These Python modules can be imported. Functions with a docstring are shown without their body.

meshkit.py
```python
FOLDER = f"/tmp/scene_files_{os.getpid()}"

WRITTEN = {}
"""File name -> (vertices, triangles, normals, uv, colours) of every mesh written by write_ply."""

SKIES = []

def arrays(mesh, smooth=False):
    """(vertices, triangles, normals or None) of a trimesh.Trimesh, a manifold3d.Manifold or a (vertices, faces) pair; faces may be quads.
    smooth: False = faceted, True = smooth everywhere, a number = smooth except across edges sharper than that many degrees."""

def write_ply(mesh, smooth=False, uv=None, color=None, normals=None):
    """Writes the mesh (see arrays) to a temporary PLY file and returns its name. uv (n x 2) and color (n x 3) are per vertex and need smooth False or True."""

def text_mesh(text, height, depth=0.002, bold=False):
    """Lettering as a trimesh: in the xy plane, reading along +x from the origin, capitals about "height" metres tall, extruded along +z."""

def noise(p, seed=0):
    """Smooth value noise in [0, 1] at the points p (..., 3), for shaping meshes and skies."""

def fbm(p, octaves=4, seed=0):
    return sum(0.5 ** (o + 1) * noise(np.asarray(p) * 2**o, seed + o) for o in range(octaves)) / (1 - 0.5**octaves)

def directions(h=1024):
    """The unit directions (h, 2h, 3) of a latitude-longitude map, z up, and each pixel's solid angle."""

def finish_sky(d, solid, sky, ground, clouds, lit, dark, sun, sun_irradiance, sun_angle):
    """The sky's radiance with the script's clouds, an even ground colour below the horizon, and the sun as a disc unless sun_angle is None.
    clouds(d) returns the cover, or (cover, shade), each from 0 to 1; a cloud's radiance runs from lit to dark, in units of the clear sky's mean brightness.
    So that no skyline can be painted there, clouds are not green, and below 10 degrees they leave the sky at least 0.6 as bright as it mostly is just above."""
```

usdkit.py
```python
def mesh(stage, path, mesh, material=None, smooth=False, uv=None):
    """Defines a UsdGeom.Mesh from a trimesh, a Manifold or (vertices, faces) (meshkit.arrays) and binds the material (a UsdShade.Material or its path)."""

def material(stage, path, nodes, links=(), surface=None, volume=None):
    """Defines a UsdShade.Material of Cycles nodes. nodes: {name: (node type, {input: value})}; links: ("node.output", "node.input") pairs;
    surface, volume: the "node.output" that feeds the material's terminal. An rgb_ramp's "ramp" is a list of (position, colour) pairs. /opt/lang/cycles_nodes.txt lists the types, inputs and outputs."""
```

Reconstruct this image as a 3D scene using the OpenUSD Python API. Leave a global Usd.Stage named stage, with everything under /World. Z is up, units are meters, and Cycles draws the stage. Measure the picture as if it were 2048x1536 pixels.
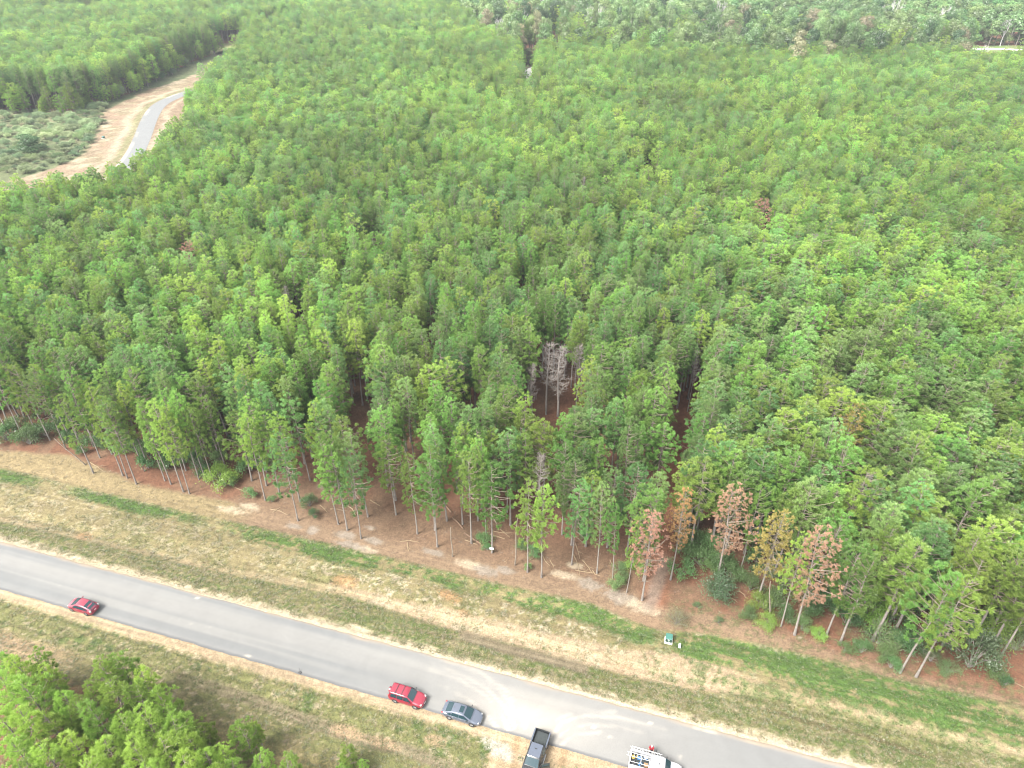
import math
import numpy as np, trimesh, manifold3d as m3
import usdkit, meshkit
from pxr import Usd, UsdGeom, UsdLux, UsdShade, Gf, Sdf, Vt

stage = Usd.Stage.CreateInMemory()
UsdGeom.SetStageUpAxis(stage, "Z")
UsdGeom.SetStageMetersPerUnit(stage, 1.0)
UsdGeom.Xform.Define(stage, "/World")
UsdGeom.Scope.Define(stage, "/World/Looks")

# ------------------------------------------------------------------ camera, sky, sun, exposure
CAM_H, FOC, PITCH = 80.0, 1421.6, math.radians(34.4)          # metres above the road, focal length in photo pixels, tilt below the horizon
EXPOSURE = 3.2
SKY, SUN, SUN_ANGLE = 0.09, 0.4, 22.0
SUN_EL, SUN_AZ = math.radians(52), math.radians(-125)           # azimuth of the direction towards the sun, atan2(x, y)
cam = UsdGeom.Camera.Define(stage, "/World/camera")
cam.CreateHorizontalApertureAttr(36.0)
cam.CreateVerticalApertureAttr(27.0)
cam.CreateFocalLengthAttr(36.0 * FOC / 2048.0)
cam.CreateExposureAttr(EXPOSURE)
cam.CreateClippingRangeAttr(Gf.Vec2f(0.5, 20000))
cam.AddTranslateOp().Set((0, 0, CAM_H))
cam.AddRotateXOp().Set(90.0 - math.degrees(PITCH))


def mat(name, nodes, links=(), surface=None, volume=None):
    return usdkit.material(stage, "/World/Looks/" + name, nodes, links, surface=surface, volume=volume)


dome = UsdLux.DomeLight.Define(stage, "/World/sky")
dome.GetPrim().SetCustomDataByKey("kind", "structure")
skymat = mat("overcast_sky", {
    "sky": ("sky_texture", {"sky_type": "single_scattering", "sun_disc": False, "sun_elevation": SUN_EL, "sun_rotation": SUN_AZ % (2 * math.pi), "aerosol_density": 2.0}),
    "tc": ("texture_coordinate", {}),
    "n": ("noise_texture", {"scale": 2.2, "detail": 5.0, "roughness": 0.55}),
    "r": ("map_range", {"from_min": 0.3, "from_max": 0.7, "to_min": 0.85, "to_max": 1.3}),
    "grey": ("hsv", {"saturation": 0.1, "value": 1.0}),
    "m": ("mix", {"mix_type": "multiply", "fac": 1.0}),
    "bg": ("background_shader", {"strength": SKY})},
    [("tc.generated", "n.vector"), ("n.fac", "r.value"), ("sky.color", "grey.color"), ("grey.color", "m.color1"), ("r.result", "m.color2"), ("m.color", "bg.color")], surface="bg.background")
UsdShade.MaterialBindingAPI.Apply(dome.GetPrim()).Bind(skymat)
sun = UsdLux.DistantLight.Define(stage, "/World/sun")
sun.CreateIntensityAttr(SUN)
sun.CreateAngleAttr(SUN_ANGLE)
sun.CreateNormalizeAttr(True)
sun.CreateColorAttr(Gf.Vec3f(1.0, 0.96, 0.9))
sd = Gf.Vec3d(math.sin(SUN_AZ) * math.cos(SUN_EL), math.cos(SUN_AZ) * math.cos(SUN_EL), math.sin(SUN_EL))
sun.AddTransformOp().Set(Gf.Matrix4d().SetRotate(Gf.Rotation(Gf.Vec3d(0, 0, 1), sd)))


# ------------------------------------------------------------------ helpers
def px(u, v, z=0.0):
    """The ground-plan point that the photograph shows at its pixel (u, v), for a thing at height z."""
    x, y = (u - 1024) / FOC, (768 - v) / FOC
    d = np.array([x, math.cos(PITCH) + y * math.sin(PITCH), -math.sin(PITCH) + y * math.cos(PITCH)])
    return d[:2] * ((z - CAM_H) / d[2])


def pix(x, y, z):
    """Pixel of a point (arrays)."""
    dz = z - CAM_H
    dep = y * math.cos(PITCH) - dz * math.sin(PITCH)
    up = y * math.sin(PITCH) + dz * math.cos(PITCH)
    return 1024 + FOC * x / dep, 768 - FOC * up / dep


used = {}


def fresh(name, parent="/World"):
    k = (parent, name)
    n = used.get(k, 0)
    used[k] = n + 1
    return f"{parent}/{name}" if n == 0 else f"{parent}/{name}_{n:03d}"


def tag(prim, label=None, cat=None, group=None, kind=None):
    p = prim.GetPrim() if hasattr(prim, "GetPrim") else prim
    for k, v in (("label", label), ("category", cat), ("group", group), ("kind", kind)):
        if v:
            p.SetCustomDataByKey(k, v)
    return p


def obj(name, mesh, m, parent="/World", smooth=False, **kw):
    g = usdkit.mesh(stage, fresh(name, str(parent)), mesh, m, smooth=smooth)
    if kw:
        tag(g, **kw)
    return g


def thing(name, label, cat, loc=(0, 0, 0), rz=0.0, group=None, scale=None):
    x = UsdGeom.Xform.Define(stage, fresh(name))
    x.AddTranslateOp().Set(tuple(float(c) for c in loc))
    x.AddRotateZOp().Set(float(rz))
    if scale is not None:
        x.AddScaleOp().Set(Gf.Vec3f(*scale))
    tag(x, label, cat, group)
    return str(x.GetPath())


def copy_of(model, name, label, cat, loc, rz, group=None, scale=(1, 1, 1), lean=(0, 0)):
    x = UsdGeom.Xform.Define(stage, fresh(name))
    x.AddTranslateOp().Set(tuple(float(c) for c in loc))
    x.AddRotateXYZOp().Set(Gf.Vec3f(float(lean[0]), float(lean[1]), float(rz)))
    x.AddScaleOp().Set(Gf.Vec3f(*[float(s) for s in scale]))
    x.GetPrim().GetReferences().AddInternalReference(model)
    x.GetPrim().SetInstanceable(True)
    tag(x, label, cat, group)
    return x


def primvar(g, name, rgb):
    UsdGeom.PrimvarsAPI(g).CreatePrimvar(name, Sdf.ValueTypeNames.Color3fArray, "vertex").Set(Vt.Vec3fArray.FromNumpy(np.asarray(rgb, np.float32)))


def fbm2(x, y, scale, octaves=4, seed=0):
    p = np.stack([np.asarray(x) * scale, np.asarray(y) * scale, np.zeros_like(np.asarray(x, float)) + seed * 7.31], -1)
    return meshkit.fbm(p, octaves, seed)


def sstep(a, b, x):
    t = np.clip((x - a) / (b - a + 1e-12), 0, 1)
    return t * t * (3 - 2 * t)


def polydist(x, y, pts):
    """Distance of points to a polyline (n x 2)."""
    d = np.full(np.shape(x), 1e9)
    for (ax, ay), (bx, by) in zip(pts[:-1], pts[1:]):
        vx, vy = bx - ax, by - ay
        t = np.clip(((x - ax) * vx + (y - ay) * vy) / (vx * vx + vy * vy + 1e-9), 0, 1)
        d = np.minimum(d, np.hypot(x - ax - t * vx, y - ay - t * vy))
    return d


def inside(x, y, poly):
    c = np.zeros(np.shape(x), bool)
    P = np.asarray(poly, float)
    for (ax, ay), (bx, by) in zip(P, np.roll(P, -1, 0)):
        c ^= ((ay > y) != (by > y)) & (x < (bx - ax) * (y - ay) / (by - ay + 1e-12) + ax)
    return c


class MB:
    """Collects vertices and triangles of one mesh."""

    def __init__(self):
        self.v, self.f, self.n = [], [], 0

    def add(self, v, f):
        v, f = np.asarray(v, float), np.asarray(f, int)
        if f.shape[1] == 4:
            f = np.vstack([f[:, [0, 1, 2]], f[:, [0, 2, 3]]])
        self.v.append(v)
        self.f.append(f + self.n)
        self.n += len(v)
        return self

    def mesh(self, t):
        return self.add(t.vertices, t.faces)

    def box(self, c, s, rz=0.0, M=None):
        b = trimesh.creation.box(s)
        if M is not None:
            b.apply_transform(M)
        if rz:
            b.apply_transform(trimesh.transformations.rotation_matrix(rz, [0, 0, 1]))
        b.apply_translation(c)
        return self.mesh(b)

    def tube(self, pts, rad, sides=6, cap=True):
        p = np.asarray(pts, float)
        r = np.broadcast_to(np.asarray(rad, float), (len(p),))
        t = np.gradient(p, axis=0)
        t /= np.linalg.norm(t, axis=1, keepdims=True) + 1e-12
        ref = np.where(np.abs(t[:, 2:]) < 0.9, [[0, 0, 1.0]], [[1.0, 0, 0]])
        a = np.cross(t, ref)
        a /= np.linalg.norm(a, axis=1, keepdims=True) + 1e-12
        b = np.cross(t, a)
        ang = np.arange(sides) * 2 * np.pi / sides
        v = (p[:, None] + r[:, None, None] * (np.cos(ang)[None, :, None] * a[:, None] + np.sin(ang)[None, :, None] * b[:, None])).reshape(-1, 3)
        i, j = np.meshgrid(np.arange(len(p) - 1), np.arange(sides), indexing="ij")
        q = np.stack([i * sides + j, i * sides + (j + 1) % sides, (i + 1) * sides + (j + 1) % sides, (i + 1) * sides + j], -1).reshape(-1, 4)
        self.add(v, q)
        if cap:
            for k in (0, len(p) - 1):
                base = self.n - len(v) + k * sides
                fan = [[base, base + s, base + s + 1] for s in range(1, sides - 1)]
                self.f.append(np.array(fan if k else [[x[0], x[2], x[1]] for x in fan]))
        return self

    def out(self):
        return np.vstack(self.v), np.vstack(self.f)


# ------------------------------------------------------------------ materials
def plain(name, col, rough=0.6, metal=0.0, coat=0.0, noise=0.0, nscale=6.0, spec=0.5, emit=None):
    nodes = {"p": ("principled_bsdf", {"roughness": rough, "metallic": metal, "coat_weight": coat, "coat_roughness": 0.06, "specular_ior_level": spec, "base_color": col})}
    links = []
    if noise:
        nodes |= {"tc": ("texture_coordinate", {}), "n": ("noise_texture", {"scale": nscale, "detail": 4.0}),
                  "r": ("rgb_ramp", {"ramp": [(0.25, tuple(c * (1 - noise) for c in col)), (0.75, tuple(min(1, c * (1 + noise)) for c in col))]})}
        links = [("tc.object", "n.vector"), ("n.fac", "r.fac"), ("r.color", "p.base_color")]
    return mat(name, nodes, links, surface="p.BSDF")


def foliage(name, col, trans=0.46, hue=0.025, val=0.35, island=0.35, stand=0.25, warm=None):
    """Leaves and needles: colour varies from blade to blade, from tree to tree and slowly across the stand."""
    nodes = {
        "g": ("geometry", {}), "oi": ("object_info", {}),
        "n": ("noise_texture", {"scale": 0.022, "detail": 2.0}),
        "v1": ("map_range", {"from_min": 0.0, "from_max": 1.0, "to_min": 1 - island, "to_max": 1 + island}),
        "v2": ("map_range", {"from_min": 0.0, "from_max": 1.0, "to_min": 1 - val, "to_max": 1 + val}),
        "v3": ("map_range", {"from_min": 0.3, "from_max": 0.7, "to_min": 1 - stand, "to_max": 1 + stand}),
        "m1": ("math", {"math_type": "multiply"}), "m2": ("math", {"math_type": "multiply"}),
        "wn": ("white_noise_texture", {"dimensions": "1D"}),
        "h": ("map_range", {"from_min": 0.0, "from_max": 1.0, "to_min": 0.5 - hue, "to_max": 0.5 + hue}),
        "hsv": ("hsv", {"color": col, "saturation": 1.0}),
        "d": ("diffuse_bsdf", {}), "t": ("translucent_bsdf", {}), "mx": ("mix_closure", {"fac": trans}),
        "gl": ("glossy_bsdf", {"roughness": 0.45, "color": (1, 1, 1)}), "mg": ("mix_closure", {"fac": 0.025})}
    links = [("g.random_per_island", "v1.value"), ("oi.random", "v2.value"), ("g.position", "n.vector"), ("n.fac", "v3.value"),
             ("v1.result", "m1.value1"), ("v2.result", "m1.value2"), ("m1.value", "m2.value1"), ("v3.result", "m2.value2"), ("m2.value", "hsv.value"),
             ("oi.random", "wn.w"), ("wn.value", "h.value"), ("h.result", "hsv.hue"),
             ("hsv.color", "d.color"), ("hsv.color", "t.color"), ("d.BSDF", "mx.closure1"), ("t.BSDF", "mx.closure2"),
             ("mx.closure", "mg.closure1"), ("gl.BSDF", "mg.closure2")]
    return mat(name, nodes, links, surface="mg.closure")


def bark(name, a, b, scale=9.0):
    return mat(name, {
        "tc": ("texture_coordinate", {}), "mp": ("mapping", {"scale": (1, 1, 0.25)}),
        "n": ("noise_texture", {"scale": scale, "detail": 5.0, "roughness": 0.65}),
        "r": ("rgb_ramp", {"ramp": [(0.3, a), (0.7, b)]}),
        "bp": ("bump", {"strength": 0.5, "distance": 0.03}),
        "p": ("principled_bsdf", {"roughness": 0.9, "specular_ior_level": 0.2})},
        [("tc.object", "mp.vector"), ("mp.vector", "n.vector"), ("n.fac", "r.fac"), ("r.color", "p.base_color"), ("n.fac", "bp.height"), ("bp.normal", "p.normal")], surface="p.BSDF")


def tinted(name, fine=7.0, amp=0.45, rough=0.95, bump=0.06, blotch=1.3, bl=0.22):
    """Ground whose own colour (grass, straw, sand, litter) comes from the mesh, with fine clumpy grain on top."""
    return mat(name, {
        "a": ("attribute", {"attribute": "tint"}), "g": ("geometry", {}),
        "n": ("noise_texture", {"scale": fine, "detail": 6.0, "roughness": 0.7}),
        "n2": ("noise_texture", {"scale": blotch, "detail": 5.0, "roughness": 0.65, "distortion": 0.6}),
        "r": ("map_range", {"from_min": 0.3, "from_max": 0.7, "to_min": 1 - amp, "to_max": 1 + amp}),
        "r2": ("map_range", {"from_min": 0.3, "from_max": 0.7, "to_min": 1 - bl, "to_max": 1 + bl}),
        "m": ("mix", {"mix_type": "multiply", "fac": 1.0}), "m2": ("mix", {"mix_type": "multiply", "fac": 1.0}),
        "bp": ("bump", {"strength": 0.7, "distance": bump}),
        "p": ("principled_bsdf", {"roughness": rough, "specular_ior_level": 0.15})},
        [("g.position", "n.vector"), ("g.position", "n2.vector"), ("n.fac", "r.value"), ("n2.fac", "r2.value"), ("a.color", "m.color1"), ("r.result", "m.color2"),
         ("m.color", "m2.color1"), ("r2.result", "m2.color2"), ("m2.color", "p.base_color"), ("n.fac", "bp.height"), ("bp.normal", "p.normal")], surface="p.BSDF")


M = {}
M["ground"] = tinted("ground_cover", 6.0, 0.4, bump=0.10)
M["road"] = tinted("asphalt", 14.0, 0.08, rough=0.85, bump=0.004, blotch=0.35, bl=0.05)
M["bark"] = bark("pine_bark", (0.075, 0.063, 0.054), (0.18, 0.16, 0.14))
M["bark_pale"] = bark("grey_dead_wood", (0.10, 0.087, 0.078), (0.195, 0.172, 0.155))
M["bark_white"] = bark("whitish_bark", (0.2, 0.19, 0.18), (0.33, 0.315, 0.30))
M["limb"] = bark("pine_limb", (0.07, 0.055, 0.04), (0.17, 0.14, 0.11))
M["stick"] = bark("cut_wood", (0.11, 0.08, 0.048), (0.21, 0.16, 0.10))
M["log"] = bark("brown_log", (0.06, 0.038, 0.025), (0.14, 0.09, 0.06))
M["needle"] = foliage("pine_needles", (0.178, 0.308, 0.06))
M["needle_blue"] = foliage("blue_green_needles", (0.158, 0.28, 0.080))
M["needle_yellow"] = foliage("yellow_green_needles", (0.22, 0.335, 0.058), hue=0.015)
M["needle_fresh"] = foliage("vivid_needles", (0.215, 0.345, 0.052), hue=0.015)
M["needle_gold"] = foliage("straw_yellow_needles", (0.34, 0.28, 0.08), hue=0.01, val=0.1)
M["needle_rust"] = foliage("rusty_dry_needles", (0.39, 0.225, 0.15), hue=0.01, val=0.15)
M["needle_orange"] = foliage("orange_dry_needles", (0.38, 0.23, 0.09), hue=0.01, val=0.1)
M["leaf_olive"] = foliage("olive_leaves", (0.125, 0.205, 0.062))
M["leaf_pale"] = foliage("pale_green_leaves", (0.155, 0.24, 0.085))
M["leaf_dark"] = foliage("dark_leaves", (0.105, 0.195, 0.06))
M["leaf_tan"] = foliage("tan_leaves", (0.23, 0.215, 0.115))
M["leaf_bush"] = foliage("deep_green_leaves", (0.055, 0.105, 0.038))
M["leaf_sage"] = foliage("sage_leaves", (0.135, 0.205, 0.095))
M["leaf_grey"] = foliage("grey_green_leaves", (0.24, 0.31, 0.15))
M["grass_green"] = foliage("green_grass", (0.05, 0.098, 0.018), stand=0.15)
M["grass_olive"] = foliage("olive_grass", (0.105, 0.12, 0.038), stand=0.15)
M["grass_dry"] = foliage("dry_grass", (0.20, 0.16, 0.085), stand=0.1, hue=0.01)

# ------------------------------------------------------------------ the road's frame: s across (away from the camera), t along (to the right)
RA = math.radians(16.27)
RD, RN = np.array([math.cos(RA), -math.sin(RA)]), np.array([math.sin(RA), math.cos(RA)])
RC = np.array([0.0, 45.67 * CAM_H / 75.0])
ROAD_W = 3.45


def st(x, y):
    return (x - RC[0]) * RN[0] + (y - RC[1]) * RN[1], (x - RC[0]) * RD[0] + (y - RC[1]) * RD[1]


def from_st(s, t):
    return RC[0] + s * RN[0] + t * RD[0], RC[1] + s * RN[1] + t * RD[1]


def trace(pts):
    """Photo pixels of something on the ground as (t, s), ordered along the road."""
    P = np.array([px(u, v) for u, v in pts])
    s, t = st(P[:, 0], P[:, 1])
    o = np.argsort(t)
    return t[o], s[o]


def height(x, y):
    s, t = st(x, y)
    z = -0.5 * np.exp(-((s - 8.8) / 2.0) ** 2) - 0.32 * np.exp(-((s + 9.0) / 1.8) ** 2)
    z = z + 0.14 * (fbm2(x, y, 0.35, 3, 3) - 0.5) * sstep(3.6, 5.0, np.abs(s)) * (1 - sstep(22, 24, np.abs(s)))
    return z - 0.05


EDGE_T, EDGE_S = trace([(0, 905), (130, 915), (280, 975), (420, 1000), (560, 1035), (700, 1075), (900, 1120), (1090, 1165), (1320, 1215), (1450, 1235), (1600, 1285), (1840, 1362), (2040, 1402)])
GREEN_TOP = trace([(0, 938), (60, 950), (205, 986), (273, 1002), (376, 1026), (461, 1043), (547, 1063), (666, 1092), (800, 1122), (875, 1139), (925, 1151), (980, 1165), (1050, 1180), (1125, 1195), (1187, 1210), (1250, 1240), (1300, 1258), (1425, 1272), (1523, 1290), (1679, 1328), (1834, 1370), (1990, 1402)])
GREEN_BOT = trace([(0, 957), (60, 966), (205, 1003), (273, 1020), (376, 1038), (461, 1058), (547, 1088), (666, 1118), (800, 1140), (875, 1158), (925, 1178), (980, 1183), (1050, 1210), (1125, 1228), (1187, 1243), (1250, 1268), (1300, 1290), (1425, 1320), (1523, 1340), (1679, 1390), (1834, 1432), (1990, 1480)])
SAND_TOP = trace([(0, 1030), (150, 1064), (300, 1098), (400, 1120), (525, 1144), (600, 1156), (700, 1172), (800, 1197), (875, 1208), (950, 1228), (1050, 1252), (1150, 1275), (1250, 1298), (1350, 1305), (1450, 1335), (1560, 1375)])
SAND_BOT = trace([(0, 1042), (150, 1075), (300, 1110), (400, 1133), (525, 1157), (600, 1172), (700, 1190), (800, 1222), (875, 1247), (950, 1266), (1050, 1290), (1150, 1322), (1250, 1348), (1350, 1368), (1450, 1384), (1560, 1393)])

C_OL = (0.150, 0.150, 0.058)
C_SAND, C_PALE, C_DRY, C_OLIVE, C_GREEN = (0.347, 0.260, 0.167), (0.409, 0.335, 0.236), (0.215, 0.178, 0.090), C_OL, (0.072, 0.142, 0.026)
C_DIRT, C_GREY, C_LITTER, C_CLAY, C_MUD, C_BROWN = (0.223, 0.155, 0.099), (0.260, 0.223, 0.180), (0.175, 0.085, 0.05), (0.322, 0.186, 0.093), (0.186, 0.149, 0.099), (0.18, 0.12, 0.075)


def streaks(s, t, x, y):
    """Mower and tyre lines that run along the road."""
    a = meshkit.fbm(np.stack([t * 0.035, s * 2.6, s * 0], -1), 3, 61)
    b = fbm2(x, y, 1.7, 3, 62)
    return 1 + (0.75 * (a - 0.5) + 0.35 * (b - 0.5)) * (1 - sstep(17, 21, np.abs(s)))


def lay(col, c, m):
    m = np.clip(m, 0, 1)[:, None]
    return col * (1 - m) + np.asarray(c)[None] * m


def band(x, lo, hi, soft):
    return sstep(lo - soft, lo + soft, x) * (1 - sstep(hi - soft, hi + soft, x))


def blob(x, y, u, v, ru, rv=None, ang=-16.27):
    """Soft ellipse on the ground, centred on a photo pixel, radii in metres, long axis along the road."""
    c = px(u, v)
    a = math.radians(ang)
    dx, dy = x - c[0], y - c[1]
    p, q = dx * math.cos(a) + dy * math.sin(a), -dx * math.sin(a) + dy * math.cos(a)
    return np.exp(-((p / ru) ** 2 + (q / (rv or ru)) ** 2))


def cover(x, y):
    """Colour of the ground cover, plus the cover of green grass, olive grass and dry grass (for the tufts)."""
    s, t = st(x, y)
    n1, n2, n3 = fbm2(x, y, 0.28, 4, 11), fbm2(x, y, 0.9, 4, 12), fbm2(x, y, 2.6, 3, 13)
    nst = meshkit.fbm(np.stack([t * 0.12, s * 1.3, s * 0], -1), 4, 14)
    nn = 0.4 * n1 + 0.35 * n2 + 0.25 * n3
    w = (n1 - 0.5) * 2.2 + (n2 - 0.5) * 1.2
    col = np.tile(np.array(C_LITTER), (len(x), 1))
    col = lay(col, C_BROWN, sstep(0.45, 0.62, n1) * 0.6)
    edge = np.interp(t, EDGE_T, EDGE_S)
    gt, gb = np.interp(t, *GREEN_TOP), np.interp(t, *GREEN_BOT)
    sa, sb = np.interp(t, *SAND_TOP), np.interp(t, *SAND_BOT)
    # strip of tan dirt and straw between the green strip and the trees; wider and paler in the cleared middle
    mid = band(t, -52, 14, 5)
    col = lay(col, C_BROWN, (1 - sstep(edge + 4.0, edge + 14.0, s + w)) * 0.8 * mid)
    col = lay(col, C_DIRT, (1 - sstep(edge - 0.6, edge + 1.4 + 1.6 * mid, s + w)) * 0.85)
    col = lay(col, (0.115, 0.115, 0.05), sstep(0.50, 0.6, 0.5 * n2 + 0.5 * n3) * (1 - sstep(edge + 2, edge + 6, s + w)) * sstep(14, 20, t) * 0.75)
    strawy = band(t, -140, -50, 4) * (1 - sstep(edge + 0.0, edge + 1.2, s + w * 0.8))
    col = lay(col, (0.262, 0.205, 0.108), strawy * 0.9)
    for (u, v, ru, rv) in [(465, 1020, 3.2, 1.0), (500, 1012, 2.0, 0.9), (590, 1052, 1.6, 0.6), (625, 1060, 1.0, 1.2), (690, 1070, 2.2, 1.0), (730, 1100, 2.6, 0.8), (700, 1090, 2.6, 0.8), (745, 1080, 1.8, 0.8), (870, 1105, 2.2, 0.7), (940, 1130, 2.8, 1.0), (970, 1140, 2.0, 1.2), (1010, 1140, 1.6, 0.8), (1130, 1150, 2.4, 0.9), (1180, 1170, 2.2, 1.2), (1240, 1195, 2.8, 1.2), (1290, 1215, 3.0, 1.3), (1310, 1190, 1.0, 1.6), (640, 975, 1.4, 0.6), (740, 1055, 1.2, 0.6), (1150, 1130, 1.4, 0.7)]:
        col = lay(col, C_GREY if (u * 7 + v) % 3 else C_PALE, sstep(0.3, 0.75, blob(x, y, u, v, ru, rv) + (n2 - 0.5) * 0.7 + (n3 - 0.5) * 0.6) * 0.75)
    track = polydist(x, y, np.array([px(1310, 1200), px(1328, 1120), px(1335, 1040), px(1345, 950), px(1370, 850), px(1385, 740)]))
    col = lay(col, (0.211, 0.092, 0.050), (1 - sstep(0.8, 2.6, track + w * 0.4)) * 0.8)
    col = lay(col, C_GREY, (1 - sstep(0.4, 1.6, polydist(x, y, np.array([px(1300, 1210), px(1322, 1150), px(1330, 1120)])) + w * 0.5)) * 0.55)
    # verge beyond the road: dry grass
    v = 1 - sstep(gt - 0.3, gt + 0.5, s + w * 0.35)
    col = lay(col, C_DRY, v)
    g_dry = v * 0.9
    patch = sstep(0.44, 0.57, nn + 0.1 * (nst - 0.5)) * v
    col = lay(col, C_OLIVE, patch * 0.85)
    sandy = sstep(0.50, 0.62, 0.5 * n2 + 0.5 * n3 + 0.12 * (nst - 0.5)) * v * (0.55 + 0.3 * band(t, -30, 40, 10))
    col = lay(col, C_PALE, sandy)
    # bright green strip
    reach = np.ones_like(t)
    for (u, vv) in [(120, 968), (430, 1042), (945, 1158), (1330, 1280)]:
        tt = trace([(u, vv)])[0][0]
        reach = np.minimum(reach, 1 - 0.85 * np.exp(-((t - tt) / (4.5 if u in (120, 430) else 1.2)) ** 2))
    gm = band(s + w * 0.55 + (n3 - 0.5) * 1.2, gb - 0.5, gt, 0.5) * reach
    gm = gm * sstep(0.41, 0.55, nn + 0.05 + 0.3 * (nst - 0.5))
    rightgreen = band(t, 16, 95, 8) * band(s + w, gb - 4.0, gb + 0.5, 1.2) * sstep(0.44, 0.58, nn + 0.1 * (nst - 0.5))
    gm = np.maximum(gm, rightgreen * 0.8)
    col = lay(col, C_GREEN, gm * 0.92)
    g_green = gm.copy()
    # orange clay
    for (u, vv, r) in [(905, 1195, 1.9), (925, 1225, 1.3), (890, 1185, 1.4), (1010, 1290, 1.0), (1250, 1335, 1.6), (165, 1068, 1.8), (690, 1162, 2.4)]:
        col = lay(col, C_CLAY, sstep(0.35, 0.8, blob(x, y, u, vv, r, r * 0.6) + (n2 - 0.5) * 0.7) * 0.7)
    # sandy wash
    sm = band(s + w * 0.25, sb, sa, 0.3)
    wide = band(t, -27, 26, 4)
    holes = sstep(0.47, 0.58, 0.5 * n2 + 0.5 * n3)
    sm = sm * (0.5 + 0.5 * wide) * (1 - 0.85 * holes)
    far = band(t, 42, 90, 6) * band(s + w * 0.5, 6.3, 8.6, 0.6) * (1 - 0.8 * holes) * sstep(0.44, 0.54, n1)
    sm = np.maximum(sm, far)
    col = lay(col, C_SAND, sm * 0.95)
    # ditch: olive grass between the wash and the sandy road shoulder
    ditch = 1 - sstep(sb - 0.4, sb + 0.3, s + w * 0.22)
    ditch = ditch * (s > 0)
    c2 = 0.55 * n2 + 0.45 * nst
    col = lay(col, C_OLIVE, ditch * 0.95)
    gr2 = ditch * sstep(0.46, 0.56, c2)
    col = lay(col, (0.079, 0.115, 0.030), gr2 * 0.75)
    col = lay(col, (0.264, 0.218, 0.132), ditch * sstep(0.49, 0.60, 0.6 * n3 + 0.4 * n1) * 0.75)
    mud = 1 - sstep(0.5, 1.2, polydist(x, y, np.array([px(930, 1268), px(990, 1288), px(1060, 1305), px(1130, 1325), px(1165, 1335)])) + w * 0.25)
    col = lay(col, C_MUD, mud * 0.9)
    dk = 1 - sstep(0.15, 0.45, polydist(x, y, np.array([px(1540, 1415), px(1590, 1431), px(1648, 1450), px(1736, 1468), px(1790, 1486), px(1860, 1512)])) + (n2 - 0.5) * 0.8)
    col = lay(col, (0.10, 0.085, 0.04), dk * 0.8)
    shoulder = (1 - sstep(4.2, 5.2, s + (n2 - 0.5) * 1.6 + (n1 - 0.5) * 1.2)) * (s > 0)
    col = lay(col, C_PALE, shoulder * 0.9 * (1 - 0.5 * sstep(0.52, 0.62, n3) * sstep(3.9, 4.3, s)))
    g_olive = np.maximum(np.maximum(ditch * (1 - shoulder), patch), gr2) * (1 - sm) * (1 - mud)
    # near side
    ns = s < 0
    a = -s
    near = np.tile(np.array(C_OLIVE), (len(x), 1))
    near = lay(near, C_DRY, sstep(0.45, 0.6, nn + 0.12 * (nst - 0.5)))
    near = lay(near, (0.073, 0.119, 0.026), sstep(0.5, 0.6, 0.5 * n1 + 0.5 * n2) * band(a + w * 0.4, 5.0, 8.5, 0.8) * 0.8)
    near = lay(near, C_PALE, sstep(0.56, 0.66, 0.4 * n2 + 0.6 * n3) * 0.55)
    near = lay(near, (0.297, 0.205, 0.125), band(a + w * 0.5, 8.8, 11.5, 0.7) * (1 - sstep(-62, -48, t)) * 0.8)
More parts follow.
